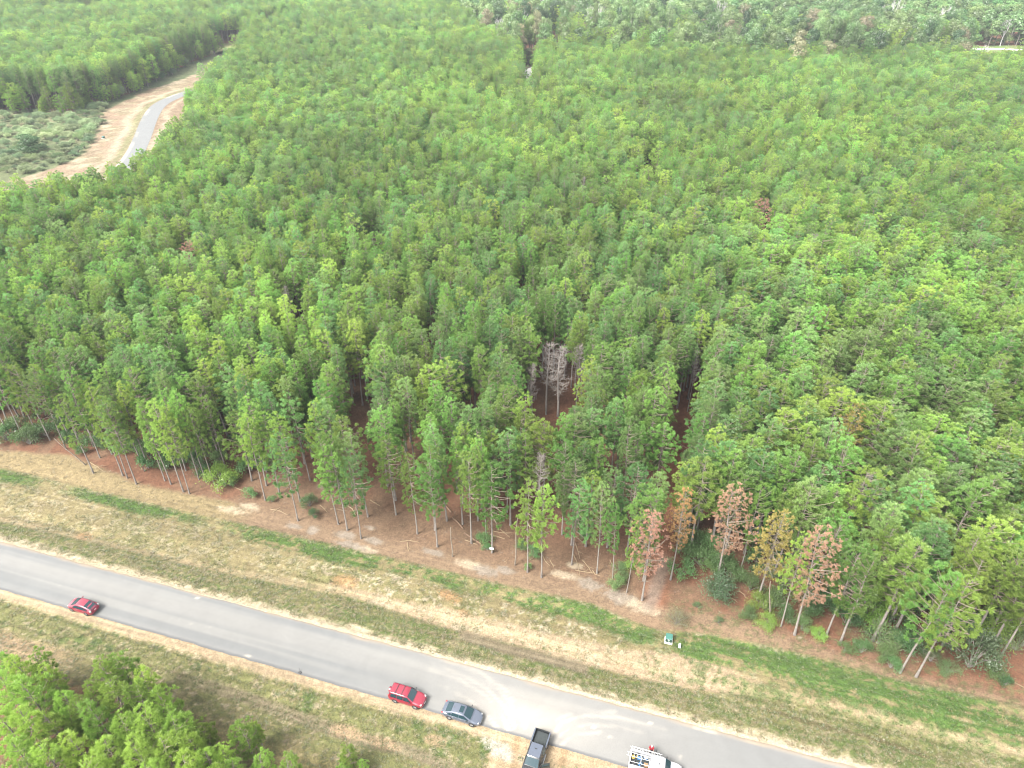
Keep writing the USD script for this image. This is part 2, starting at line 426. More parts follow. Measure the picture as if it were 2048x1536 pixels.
    path = polydist(x, y, np.array([px(340, 1345), px(480, 1390), px(620, 1440), px(717, 1476), px(812, 1497), px(890, 1528), px(930, 1560)]))
    near = lay(near, C_MUD, (1 - sstep(0.35, 1.0, path + w * 0.25)) * 0.8 * sstep(-50, -30, t))
    near = lay(near, (0.310, 0.218, 0.132), sstep(0.3, 0.7, blob(x, y, 690, 1460, 2.2, 1.0) + blob(x, y, 770, 1485, 2.5, 0.8) + blob(x, y, 870, 1480, 1.5, 0.8) + (n2 - 0.5) * 0.6) * 0.8)
    near = lay(near, (0.215, 0.17, 0.08), band(a + w * 0.6, 12.0, 40, 1.0) * 0.7)
    near = lay(near, C_LITTER, band(a + w * 0.6, 12.5, 60, 1.0) * (1 - sstep(-44, -30, t)) * 0.8)
    near = lay(near, C_SAND, (1 - sstep(4.3, 5.3, a + (n2 - 0.5) * 1.4 + (n1 - 0.5) * 1.0)) * 0.92)
    drive = inside(x + (n1 - 0.5) * 2.0, y + (n2 - 0.5) * 1.5, [px(985, 1455), px(1125, 1492), px(1250, 1530), px(1210, 1640), px(940, 1640), px(975, 1520)])
    near = lay(near, (0.356, 0.264, 0.165), drive * 0.9)
    near = lay(near, (0.330, 0.304, 0.244), sstep(0.3, 0.6, blob(x, y, 1000, 1500, 1.0, 2.6, ang=60) + (n3 - 0.5) * 0.7) * 0.9)
    ruts = np.minimum(polydist(x, y, np.array([px(1035, 1470), px(1025, 1560)])), polydist(x, y, np.array([px(1130, 1500), px(1110, 1590)])))
    near = lay(near, (0.264, 0.172, 0.092), (1 - sstep(0.15, 0.7, ruts + (n2 - 0.5) * 0.5)) * 0.6 * drive)
    bare = np.maximum(drive * 1.0, 1 - sstep(4.6, 5.4, a))
    col = np.where(ns[:, None], near, col)
    g_green = np.where(ns, sstep(0.5, 0.6, 0.5 * n1 + 0.5 * n2) * band(a, 5.2, 8.5, 0.8), g_green)
    g_olive = np.where(ns, (1 - bare) * 0.8, g_olive)
    g_dry = np.where(ns, (1 - bare) * sstep(0.45, 0.6, nn), g_dry * (1 - sm) * (1 - gm))
    g_dry = np.maximum(g_dry, strawy * (s > gt))
    return col, g_green, g_olive, g_dry


def grid(xs, ys):
    i, j = np.meshgrid(np.arange(len(xs) - 1), np.arange(len(ys) - 1), indexing="ij")
    n = len(ys)
    return np.stack([i * n + j, (i + 1) * n + j, (i + 1) * n + j + 1, i * n + j + 1], -1).reshape(-1, 4)


# one ground sheet, fine near the road and coarse towards the horizon
S = np.r_[-3000, -1200, -500, -220, -110, -70, np.arange(-50, -24, 2.0), np.arange(-24, 24, 0.2), np.arange(24, 60, 1.0), np.arange(60, 160, 5.0), 180, 220, 280, 350, 450, 600, 800, 1100, 1600, 2400, 4000]
T = np.r_[-4000, -2000, -1000, -600, -400, -300, -220, -170, -135, np.arange(-115, 90, 0.25), 95, 110, 130, 170, 230, 300, 420, 600, 900, 1500, 2500, 4000]
SS, TT = (q.ravel() for q in np.meshgrid(S, T, indexing="ij"))
gx, gy = from_st(SS, TT)
gz = height(gx, gy)
gcol = cover(gx, gy)[0] * np.clip(streaks(SS, TT, gx, gy), 0.6, 1.4)[:, None]
ground = obj("ground", (np.stack([gx, gy, gz], 1), grid(S, T)), M["ground"], smooth=True, kind="structure")
primvar(ground, "tint", gcol * 0.45)

# the road: an asphalt slab with a slight crown and broken edges
rt = np.r_[-900, -500, -250, -160, np.arange(-115, 90, 0.3), 120, 200, 400, 800]
rs = np.r_[-ROAD_W - 0.12, np.linspace(-ROAD_W, ROAD_W, 24), ROAD_W + 0.12]
SS, TT = (q.ravel() for q in np.meshgrid(rs, rt, indexing="ij"))
wob = (meshkit.fbm(np.stack([TT * 0.9, SS * 0 + np.sign(SS) * 5, SS * 0], -1), 3, 21) - 0.5) * 0.22 * sstep(3.0, 3.4, np.abs(SS))
rx, ry = from_st(SS + wob * np.sign(SS), TT)
rz = 0.06 * (1 - (SS / 3.5) ** 2) + 0.05
rz[np.abs(SS) > ROAD_W + 0.05] = -0.06
streak = meshkit.fbm(np.stack([TT * 0.02, SS * 1.3, SS * 0], -1), 3, 22)
patchy = fbm2(rx, ry, 0.25, 4, 23)
rc = np.tile(np.array([0.198, 0.194, 0.184]), (len(rx), 1))
rc = lay(rc, (0.125, 0.131, 0.133), band(SS, -3.3, -0.3, 0.7) * (1 - sstep(-25, 0, TT)) * 0.6)
rc = lay(rc, (0.145, 0.15, 0.152), band(SS, 1.6, 3.4, 0.5) * (1 - sstep(-30, -5, TT)) * 0.7)
rc = lay(rc, (0.15, 0.152, 0.15), sstep(14, 30, TT) * 0.6)
rc = lay(rc, (0.25, 0.24, 0.22), sstep(0.45, 0.8, streak) * 0.45)
dust = np.zeros(len(rx))
rng = np.random.default_rng(5)
ARCS = [[(1038, 1447), (1020, 1405), (985, 1368), (930, 1335), (850, 1308)], [(1018, 1461), (1001, 1427), (973, 1393), (922, 1362), (860, 1340)], [(1030, 1455), (1010, 1415), (975, 1380), (925, 1350), (860, 1325)],
        [(1050, 1455), (1040, 1420), (1010, 1380), (960, 1345), (880, 1310)], [(1110, 1485), (1131, 1461), (1178, 1450), (1240, 1455), (1320, 1475)], [(1105, 1470), (1125, 1445), (1170, 1432), (1240, 1436), (1330, 1460)], [(1093, 1458), (1117, 1437), (1155, 1424), (1230, 1425)],
        [(1000, 1466), (975, 1430), (930, 1395), (880, 1372)], [(1120, 1492), (1150, 1470), (1200, 1466)]]
for k, arc in enumerate(ARCS):
    P = np.array([px(*q) for q in arc])
    d = polydist(rx, ry, P)
    along = np.hypot(rx - P[0, 0], ry - P[0, 1])
    dust = np.maximum(dust, 1.0 * np.exp(-(d / 0.26) ** 2) * np.exp(-along / 8.0) * sstep(0.25, 0.7, fbm2(rx, ry, 0.5, 3, 30 + k)))
dust = np.maximum(dust, 0.42 * blob(rx, ry, 1060, 1435, 7.0, 2.2))
for (u, v, r) in [(1219, 1473, 0.45), (1187, 1456, 0.4), (1300, 1447, 0.28), (1360, 1516, 0.35), (395, 1197, 0.35), (1418, 1461, 0.9), (1395, 1455, 0.6), (118, 1172, 0.12), (381, 1249, 0.2), (422, 1256, 0.16), (366, 1274, 0.12), (742, 1380, 0.3), (497, 1312, 0.5)]:
    dust = np.maximum(dust, 0.7 * sstep(0.3, 0.9, blob(rx, ry, u, v, r * 1.2, r * 0.5) + (patchy - 0.5) * 0.5))
rc = lay(rc, (0.47, 0.42, 0.35), dust * 0.9)
rc = lay(rc, C_SAND, sstep(3.1, 3.45, np.abs(SS) + (patchy - 0.5) * 0.9) * 0.55 * sstep(0.2, 0.6, np.sign(SS)))
rc = lay(rc, (0.10, 0.10, 0.10), (np.abs(SS) > ROAD_W - 0.02) * (SS < 0) * 0.9)
road = obj("road", (np.stack([rx, ry, rz], 1), grid(rs, rt)), M["road"], smooth=True, kind="structure")
primvar(road, "tint", rc * 0.53)


# ------------------------------------------------------------------ the clearing and the second road, far left
FAR_LINE = [px(u, v) for u, v in [(-160, 236), (-60, 230), (0, 222), (70, 222), (150, 226), (195, 208), (260, 188), (300, 166), (345, 142), (402, 118), (440, 104), (500, 92)]]
NEAR_LINE = [px(u, v, 17.5) for u, v in [(470, 92), (440, 108), (405, 130), (376, 165), (368, 190), (372, 212), (347, 240), (326, 262), (300, 288), (252, 312), (215, 325), (150, 338), (60, 348), (0, 362), (-160, 392)]]
CLEARING = np.array(FAR_LINE + NEAR_LINE)
ROAD2 = np.array([px(u, v) for u, v in [(60, 470), (160, 415), (215, 372), (252, 330), (274, 298), (288, 266), (300, 236), (318, 211), (345, 196), (375, 185), (430, 172), (520, 160), (640, 150)]])
# smooth the centre line
_k = np.linspace(0, len(ROAD2) - 1, 160)
from scipy.interpolate import CubicSpline
R2 = CubicSpline(np.arange(len(ROAD2)), ROAD2)(_k)
lo, hi = CLEARING.min(0) - 15, CLEARING.max(0) + 15
cxs, cys = np.arange(lo[0], hi[0], 1.6), np.arange(lo[1], hi[1], 1.6)
CX, CY = (q.ravel() for q in np.meshgrid(cxs, cys, indexing="ij"))
d2 = polydist(CX, CY, R2[::3])
side = np.array([0.0] * len(CX))
near_i = np.argmin(((CX[:, None] - R2[None, ::3, 0]) ** 2 + (CY[:, None] - R2[None, ::3, 1]) ** 2), 1)
tang = np.gradient(R2[::3], axis=0)[near_i]
side = np.sign(tang[:, 0] * (CY - R2[::3][near_i, 1]) - tang[:, 1] * (CX - R2[::3][near_i, 0]))          # +1 on the left of the road
f1, f2, f3 = fbm2(CX, CY, 0.05, 4, 41), fbm2(CX, CY, 0.16, 4, 42), fbm2(CX, CY, 0.45, 3, 43)
cc = np.tile(np.array(C_LITTER), (len(CX), 1))
mead = lay(np.tile(np.array((0.145, 0.165, 0.079)), (len(CX), 1)), (0.224, 0.205, 0.119), sstep(0.45, 0.62, 0.5 * f1 + 0.5 * f2))
mead = lay(mead, (0.092, 0.132, 0.053), sstep(0.52, 0.62, f2) * 0.8)
dirt = lay(np.tile(np.array((0.277, 0.198, 0.132)), (len(CX), 1)), (0.211, 0.178, 0.099), sstep(0.45, 0.6, f2) * 0.8)
dirt = lay(dirt, C_PALE, sstep(0.52, 0.62, 0.5 * f2 + 0.5 * f3) * 0.7)
dirt_in = np.maximum(inside(CX + (f1 - 0.5) * 8, CY + (f2 - 0.5) * 8, [px(u, v) for u, v in [(20, 360), (100, 338), (158, 312), (182, 285), (204, 250), (198, 228), (252, 198), (362, 158), (402, 142), (470, 120), (520, 150), (300, 330), (150, 470), (-40, 470)]]), 0)
cc = lay(cc, (0, 0, 0), np.zeros(len(CX)))
cc = np.where(dirt_in[:, None], dirt, mead)
cc = lay(cc, (0.20, 0.20, 0.095), band(d2 + (f3 - 0.5) * 3, 3.6, 6.4, 0.8) * (side > 0) * 0.9)
cc = lay(cc, C_PALE, band(d2 + (f2 - 0.5) * 5, 6.6, 9.5, 1.0) * (side > 0) * 0.75)
cc = lay(cc, C_DIRT, band(d2, 3.2, 14, 1.0) * (side < 0) * 0.8)
cc = lay(cc, C_PALE, band(d2 + (f2 - 0.5) * 5, 5.5, 8.0, 0.8) * (side < 0) * 0.7)
sheet = grid(cxs, cys)
keep = inside(CX, CY, CLEARING)[sheet].any(1)


def compact(v, f, c):
    """Only the vertices that faces use, with their colours."""
    u, inv = np.unique(f, return_inverse=True)
    return v[u], inv.reshape(f.shape), c[u]


cv, cf, cc = compact(np.stack([CX, CY, -0.03 + 0.0 * CX], 1), sheet[keep], cc)
clr = obj("clearing_ground", (cv, cf), tinted("clearing_cover", 0.9, 0.35, bump=0.3, blotch=0.25), smooth=True, kind="structure")
primvar(clr, "tint", cc * 0.42)
nrm = np.gradient(R2, axis=0)
nrm = np.stack([-nrm[:, 1], nrm[:, 0]], 1) / np.linalg.norm(nrm, axis=1, keepdims=True)
cols = np.linspace(-3.4, 3.4, 9)
rv = np.vstack([np.c_[R2 + nrm * c, np.full(len(R2), 0.03 - 0.004 * abs(c))] for c in cols])
road2 = obj("far_road", (rv, grid(cols, np.arange(len(R2)))), M["road"], smooth=True, kind="structure")
rcol = np.tile(np.array([0.26, 0.265, 0.262]), (len(rv), 1))
rcol = lay(rcol, (0.55, 0.49, 0.4), sstep(0.45, 0.6, fbm2(rv[:, 0], rv[:, 1], 0.12, 3, 44)) * np.repeat(cols > 2.0, len(R2)) * 0.8)
primvar(road2, "tint", rcol * 0.36)
# small clearings further back: a mown opening, a paved drive and a lawn with a pale driveway
OPENINGS = [[px(430, 108), px(480, 96), px(560, 84), px(620, 74), px(620, 62), px(540, 72), px(460, 86), px(400, 100)],
            [px(-60, 74), px(60, 66), px(200, 56), px(340, 44), px(340, 34), px(200, 44), px(60, 54), px(-60, 60)],
            [px(1038, 160), px(1078, 160), px(1085, 132), px(1040, 132)],
            [px(1925, 101), px(1980, 104), px(2080, 102), px(2090, 93), px(2000, 91), px(1950, 95)]]
for (pts, c, nm) in [(OPENINGS[0], (0.3, 0.33, 0.13), "far_meadow"), (OPENINGS[2], (0.30, 0.27, 0.18), "yard_ground"), (OPENINGS[3], (0.24, 0.36, 0.12), "lawn")]:
    P = np.array(pts)
    lo, hi = P.min(0), P.max(0)
    ax, ay = np.arange(lo[0] - 3, hi[0] + 3, 3.0), np.arange(lo[1] - 3, hi[1] + 3, 3.0)
    AX, AY = (q.ravel() for q in np.meshgrid(ax, ay, indexing="ij"))
    fs = grid(ax, ay)
    fs = fs[inside(AX, AY, P)[fs].any(1)]
    av, af, ac = compact(np.stack([AX, AY, 0 * AX - 0.03], 1), fs, lay(np.tile(np.array(c), (len(AX), 1)), C_DRY, sstep(0.45, 0.6, fbm2(AX, AY, 0.1, 3, 45)) * 0.5))
    g = obj(nm, (av, af), "/World/Looks/clearing_cover", smooth=True, kind="structure")
    primvar(g, "tint", ac * 0.36)


def ribbon(name, pts, w, m, z=0.02):
    P = CubicSpline(np.arange(len(pts)), np.array(pts))(np.linspace(0, len(pts) - 1, 40))
    n = np.gradient(P, axis=0)
    n = np.stack([-n[:, 1], n[:, 0]], 1) / np.linalg.norm(n, axis=1, keepdims=True)
    c = np.array([-w / 2, 0, w / 2])
    v = np.vstack([np.c_[P + n * k, np.full(len(P), z + (0.05 if k == 0 else 0))] for k in c])
    return obj(name, (v, grid(c, np.arange(len(P)))), m, smooth=True, kind="structure")


M["pave"] = plain("pale_concrete", (0.45, 0.43, 0.40), 0.9, noise=0.15, nscale=0.5)
ribbon("paved_drive", [px(1040, 158), px(1052, 147), px(1068, 139), px(1088, 134)], 9.0, M["pave"])
ribbon("driveway", [px(1880, 100), px(1950, 98), px(2020, 99), px(2090, 101)], 5.0, M["pave"])


# ------------------------------------------------------------------ trees
def blades(rng, p, d, k, L, w, spread):
    """k needle blades fanned about direction d at each point p: triangles."""
    n = len(p)
    u = rng.normal(size=(n, k, 3))
    u /= np.linalg.norm(u, axis=2, keepdims=True)
    q = d[:, None] + spread * u
    q /= np.linalg.norm(q, axis=2, keepdims=True) + 1e-9
    side = np.cross(q, rng.normal(size=(n, k, 3)))
    side /= np.linalg.norm(side, axis=2, keepdims=True) + 1e-9
    ln = L * rng.uniform(0.7, 1.2, (n, k, 1))
    wd = w * rng.uniform(0.7, 1.2, (n, k, 1))
    a = p[:, None] + q * ln * 0.05
    b = p[:, None] + q * ln * 0.72 + side * wd
    c = p[:, None] + q * ln * 1.0 - side * wd * 0.6
    v = np.stack([a, b, c], 2).reshape(-1, 3)
    return v, np.arange(len(v)).reshape(-1, 3)


def pine_parts(seed, h=18.0, cb=0.52, R=1.9, rows=26, per=4, tufts=7, k=9, L=0.42, w=0.075, lopsided=0.3, thin=0.0, bend=0.5, dead_low=5, spread=0.8, tr=0.13, top=0.25):
    """A loblolly-like pine: slender trunk, whorls of rising limbs whose ends carry upturned needle tufts."""
    rng = np.random.default_rng(seed)
    zz = np.linspace(0, h, 12)
    swx, swy = rng.uniform(-bend, bend, 2)
    ph = rng.uniform(0, 6.28, 2)
    tx = swx * (zz / h) ** 2 + 0.10 * np.sin(zz * 0.55 + ph[0]) * (zz / h)
    ty = swy * (zz / h) ** 2 + 0.10 * np.sin(zz * 0.5 + ph[1]) * (zz / h)
    trunk = MB().tube(np.c_[tx, ty, zz], tr * (1 - zz / h) ** 0.75 + 0.018 + 0.06 * np.exp(-zz / 0.35), 7)
    limbs, P, D, tl = MB(), [], [], []
    off = rng.uniform(0, 6.28)
    lop = rng.uniform(0, 6.28)
    for r in range(rows):
        f = (r + rng.uniform(-0.3, 0.3)) / rows
        f = min(max(f, 0), 0.985)
        z0 = h * (cb + (1 - cb) * f)
        prof = min(1.0, 0.55 + 2.0 * f) * (1 - f ** 2.2) ** 0.75 + 0.12 * top
        for b in range(per if f < 0.85 else per - 1):
            if rng.random() < thin:
                continue
            az = off + r * 2.4 + b * 2 * math.pi / per + rng.uniform(-0.4, 0.4)
            Lb = R * prof * rng.uniform(0.6, 1.2) * (1 + lopsided * math.cos(az - lop))
            Lb = max(Lb, 0.25)
            rise = (0.05 + 0.75 * f) * Lb + rng.uniform(-0.15, 0.15) * Lb
            c, s_ = math.cos(az), math.sin(az)
            bx, by = np.interp(z0, zz, tx), np.interp(z0, zz, ty)
            u = np.array([0, 0.35, 0.7, 1.0])
            curve = np.c_[bx + c * Lb * u, by + s_ * Lb * u, z0 + rise * (0.5 * u + 0.5 * u ** 2) + 0.0 * u]
            limbs.tube(curve, np.array([0.05, 0.035, 0.022, 0.012]) * (0.5 + 0.28 * Lb), 3, cap=False)
            nt = max(2, int(tufts * Lb / R * rng.uniform(0.8, 1.25) + 0.5))
            ncl = 2 if Lb < 1.1 else 3
            heads = np.r_[1.0, rng.uniform(0.35, 0.85, ncl - 1)]
            which = rng.integers(0, ncl, nt)
            which[0] = 0
            uu = heads[which] + rng.uniform(-0.08, 0.04, nt)
            base = np.stack([np.interp(uu, u, curve[:, j]) for j in range(3)], 1)
            latc = np.r_[0, rng.choice([-1, 1], ncl - 1) * rng.uniform(0.15, 0.45, ncl - 1)] * Lb
            lat = latc[which] + rng.normal(size=nt) * 0.13
            base[:, 0] += -s_ * lat
            base[:, 1] += c * lat
            base += rng.normal(size=(nt, 3)) * [0.1, 0.1, 0.09]
            base[:, 2] += rng.uniform(0.0, 0.2, nt)
            d = np.c_[c * 0.55 - s_ * lat * 0.8, s_ * 0.55 + c * lat * 0.8, np.full(nt, 0.55 + 0.5 * f)]
            P.append(base)
            D.append(d / np.linalg.norm(d, axis=1, keepdims=True))
    for j in range(dead_low):
        z0 = h * rng.uniform(max(0.2, cb - 0.2), cb + 0.02)
        az = rng.uniform(0, 6.28)
        Lb = rng.uniform(0.4, 1.1)
        bx, by = np.interp(z0, zz, tx), np.interp(z0, zz, ty)
        limbs.tube([[bx, by, z0], [bx + math.cos(az) * Lb * .6, by + math.sin(az) * Lb * .6, z0 + 0.12], [bx + math.cos(az) * Lb, by + math.sin(az) * Lb, z0 + 0.05]], [0.025, 0.018, 0.008], 3, cap=False)
    P.append(np.array([[tx[-1], ty[-1], h]]))
    D.append(np.array([[0, 0, 1.0]]))
    P, D = np.vstack(P), np.vstack(D)
    return trunk.out(), limbs.out(), blades(rng, P, D, k, L, w, spread)


def bare_parts(seed, h=16.0, cb=0.4, R=1.8, rows=16, per=4, twigs=5, tr=0.14, up=0.8):
    """A dead pine that has dropped its needles: pale limbs that rise at the ends, with twigs."""
    rng = np.random.default_rng(seed)
    zz = np.linspace(0, h, 9)
    tx, ty = 0.3 * np.sin(zz * 0.3 + rng.uniform(0, 6)) * zz / h, 0.3 * np.sin(zz * 0.27 + rng.uniform(0, 6)) * zz / h
    trunk = MB().tube(np.c_[tx, ty, zz], tr * (1 - zz / h) ** 0.7 + 0.02, 7)
    limbs = MB()
    for r in range(rows):
        f = min(0.98, max(0, (r + rng.uniform(-0.5, 0.5)) / rows))
        z0 = h * (cb + (1 - cb) * f * 0.98)
        for b in range(per):
            if rng.random() < 0.25:
                continue
            az = r * 2.4 + b * 6.283 / per + rng.uniform(-0.7, 0.7)
            Lb = R * (min(1, 0.5 + 2 * f) * (1 - f) ** 0.6 + 0.1) * rng.uniform(0.35, 1.25)
            u_ = up * rng.uniform(0.3, 1.2)
            d = np.array([math.cos(az), math.sin(az), 0])
            b0 = np.array([np.interp(z0, zz, tx), np.interp(z0, zz, ty), z0])
            pts = [b0, b0 + d * Lb * 0.5 + [0, 0, 0.15 * Lb], b0 + d * Lb * 0.85 + [0, 0, 0.5 * u_ * Lb], b0 + d * Lb + [0, 0, u_ * Lb]]
            limbs.tube(pts, [0.035, 0.025, 0.017, 0.009], 3, cap=False)
            for k in range(twigs):
                u = rng.uniform(0.3, 1)
                p0 = b0 + d * Lb * u + [0, 0, u_ * Lb * u ** 2]
                e = d * rng.uniform(0.0, 0.8) + rng.normal(size=3) * 0.5 + [0, 0, 0.4]
                e = e / np.linalg.norm(e) * rng.uniform(0.2, 0.8)
                limbs.tube([p0, p0 + e * 0.6, p0 + e + [0, 0, 0.1]], [0.014, 0.011, 0.006], 3, cap=False)
    return trunk.out(), limbs.out()


def hardwood_parts(seed, h=17.0, R=4.0, lobes=13, leaves=1500, size=0.55, tall=0.55):
    rng = np.random.default_rng(seed)
    trunk = MB()
    zt = h * 0.45
    trunk.tube([[0, 0, 0], [0.1, 0, zt * 0.5], [0.0, 0.15, zt]], [0.26, 0.2, 0.15], 7)
    P, N = [], []
    for j in range(lobes):
        az, f = rng.uniform(0, 6.283), (j + 0.5) / lobes
        rr = R * 0.68 * math.sqrt(rng.random()) * (1.0 - 0.55 * f)
        c = np.array([math.cos(az) * rr, math.sin(az) * rr, h * (1 - tall) + h * tall * 0.86 * f])
        lr = R * rng.uniform(0.34, 0.55)
        trunk.tube([[0, 0.1, zt * rng.uniform(0.6, 1)], [c[0] * 0.5, c[1] * 0.5, (zt + c[2]) / 2], c + [0, 0, lr * 0.6]], [0.12, 0.07, 0.03], 4, cap=False)
        n = leaves // lobes
        v = rng.normal(size=(n, 3))
        v[:, 2] = np.abs(v[:, 2]) * 1.0 - 0.35
        v /= np.linalg.norm(v, axis=1, keepdims=True)
        P.append(c + v * lr * rng.uniform(0.6, 1.08, (n, 1)) * [1, 1, 0.8])
        N.append(v)
    P, N = np.vstack(P), np.vstack(N)
    n = len(P)
    a = np.cross(N, rng.normal(size=(n, 3)) + [0, 0, .3])
    a /= np.linalg.norm(a, axis=1, keepdims=True)
    b = np.cross(N, a) * 0.9 + N * rng.uniform(-0.5, 0.5, (n, 1))
    sz = size * rng.uniform(0.5, 1.2, (n, 1))
    v = np.stack([P - a * sz * 0.5, P + b * sz, P + a * sz * 0.5], 1).reshape(-1, 3)
    return trunk.out(), (v, np.arange(len(v)).reshape(-1, 3))


def bare_hardwood(seed, h=17.0, R=4.0, fat=1.0):
    rng = np.random.default_rng(seed)
    mb, trunk = MB(), MB()

    def grow(p, d, L, r, lev):
        q = p + d * L
        m = (p + q) / 2 + rng.normal(size=3) * L * 0.05
        (trunk if lev == 0 else mb).tube([p, m, q], [r, r * 0.85, r * 0.65], 5 if lev < 2 else 3, cap=False)
        if lev == 4:
            return
        for k in range(3 if lev else 5):
            nd = d + rng.normal(size=3) * 0.45 + [0, 0, 0.15]
            grow(q if k else q, nd / np.linalg.norm(nd), L * rng.uniform(0.55, 0.78), r * 0.6, lev + 1)

    grow(np.zeros(3), np.array([0.03, 0, 1.0]), h * 0.36, 0.2 * fat, 0)
    return trunk.out(), mb.out()


def shrub_parts(seed, R=1.0, h=1.6, leaves=500, size=0.2, droop=0.0, stems=8):
    rng = np.random.default_rng(seed)
    st_, P, D = MB(), [], []
    for k in range(stems):
        az, rr = rng.uniform(0, 6.283), R * math.sqrt(rng.random())
        tip = np.array([math.cos(az) * rr, math.sin(az) * rr, h * (1 - 0.45 * (rr / R) ** 2) * rng.uniform(0.8, 1.1)])
        midp = tip * [0.45, 0.45, 0.65]
        end = tip + np.array([math.cos(az), math.sin(az), -1.2]) * droop * R * 0.4
        st_.tube([[0, 0, 0], midp, tip, end], [0.03, 0.022, 0.015, 0.008], 3, cap=False)
        n = leaves // stems
        u = rng.uniform(0.25, 1, (n, 1)) ** 0.7
        base = np.where(u < 0.8, midp + (tip - midp) * (u / 0.8), tip + (end - tip) * (u - 0.8) / 0.2)
        P.append(base + rng.normal(size=(n, 3)) * R * 0.2 * [1, 1, 0.8])
        d = rng.normal(size=(n, 3)) + [math.cos(az) * 0.6, math.sin(az) * 0.6, 0.7 - 1.5 * droop]
        D.append(d / np.linalg.norm(d, axis=1, keepdims=True))
    P, D = np.vstack(P), np.vstack(D)
    P[:, 2] = np.abs(P[:, 2]) + 0.03
    return st_.out(), blades(rng, P, D, 1, size * 1.6, size * 0.42, 0.3)


def model(name, parts):
    """A class prim whose children are the parts; things reference it."""
    c = stage.CreateClassPrim("/World/" + name)
    for pn, mesh, m, sm in parts:
        usdkit.mesh(stage, f"/World/{name}/{pn}", mesh, m, smooth=sm)
    return f"/World/{name}"


MODELS = {}


def pine_model(name, seed, needle, **kw):
    t, l, n = pine_parts(seed, **kw)
    MODELS[name] = [("trunk", t, M["bark"], True), ("limbs", l, M["limb"], False), ("crown", n, M[needle], False)]
    return model(name, MODELS[name])


NEEDLES = ["needle", "needle", "needle_blue", "needle", "needle_yellow", "needle_blue"]
DN = "abcdefghijkl"
DENSE = []
for i in range(12):
    g_ = np.random.default_rng(1000 + i)
    DENSE.append(pine_model(f"dense_pine_model_{DN[i]}", 100 + i, ["needle", "needle_blue", "needle", "needle", "needle_blue", "needle_yellow"][i % 6], h=17.5, cb=g_.uniform(0.40, 0.54), R=g_.uniform(1.8, 2.6), rows=int(g_.integers(17, 23)), per=4, tufts=int(g_.integers(12, 16)), k=20, L=0.38, w=0.034, dead_low=3, thin=g_.uniform(0.03, 0.15), lopsided=g_.uniform(0.2, 0.55), top=g_.uniform(0, 0.7)))
EDGEP = []
for i in range(6):
    g_ = np.random.default_rng(2000 + i)
    EDGEP.append(pine_model(f"edge_pine_model_{DN[i]}", 200 + i, ["needle_yellow", "needle", "needle_yellow", "needle_blue", "needle", "needle_yellow"][i], h=17.5, cb=g_.uniform(0.34, 0.44), R=g_.uniform(2.4, 3.0), rows=20, per=4, tufts=17, k=20, L=0.38, w=0.032, thin=g_.uniform(0.12, 0.25), dead_low=8, lopsided=g_.uniform(0.3, 0.6), top=g_.uniform(0, 0.4)))
YOUNG = [pine_model(f"young_pine_model_{'abcd'[i]}", 300 + i, "needle_fresh", h=9.0, cb=0.2, R=1.6, rows=13, per=4, tufts=12, k=24, L=0.38, w=0.028, dead_low=0, tr=0.09, thin=0.12, spread=0.8) for i in range(4)]
_t, _l, _n = pine_parts(401, h=17, cb=0.36, R=2.6, rows=22, per=4, lopsided=0.4, tufts=16, k=14, L=0.28, w=0.036, thin=0.15, dead_low=8)
RUST = model("rust_pine_model", [("trunk", _t, M["bark"], True), ("limbs", _l, M["limb"], False), ("crown", _n, M["needle_rust"], False)])
_t, _l, _n = pine_parts(402, h=17, cb=0.42, R=2.1, rows=22, per=4, tufts=11, k=11, L=0.30, w=0.05, thin=0.15, dead_low=8)
ORANGE = model("orange_pine_model", [("trunk", _t, M["bark"], True), ("limbs", _l, M["limb"], False), ("crown", _n, M["needle_orange"], False)])
_t, _l, _n = pine_parts(403, h=17.5, cb=0.36, R=2.5, rows=22, per=4, tufts=9, k=10, L=0.38, w=0.06, thin=0.05, dead_low=8)
GOLD = model("gold_pine_model", [("trunk", _t, M["bark"], True), ("limbs", _l, M["limb"], False), ("crown", _n, M["needle_gold"], False)])
BARE = []
for i in range(3):
    _t, _l = bare_parts(410 + i, h=16, cb=[0.42, 0.35, 0.5][i], R=[2.3, 1.9, 2.3][i], rows=20, per=5, twigs=9)
    BARE.append(model(f"bare_pine_model_{'abc'[i]}", [("trunk", _t, M["bark_pale"] if i != 2 else M["bark"], True), ("branches", _l, M["bark_pale"], False)]))
HARD = {}
for j, (nm, key) in enumerate([("olive", "leaf_olive"), ("pale", "leaf_pale"), ("dark", "leaf_bush"), ("tan", "leaf_tan")]):
    HARD[nm] = []
    for i in range(3 if j < 2 else 2):
        _t, _c = hardwood_parts(500 + 10 * j + i, h=16.5 + i, R=4.0 - 0.3 * i, tall=0.62 + 0.08 * i, leaves=2600, size=0.42, lobes=16)
        HARD[nm].append(model(f"{nm}_broadleaf_model_{'abc'[i]}", [("trunk", _t, M["bark"], True), ("crown", _c, M[key], False)]))
GREYT = []
for i in range(3):
    _t, _c = bare_hardwood(560 + i, h=17, fat=[1.5, 1.8, 1.5][i])
    GREYT.append(model(f"grey_tree_model_{'abc'[i]}", [("trunk", _t, M["bark_white"], True), ("branches", _c, M["bark_white"], False)]))
SHRUB = {}
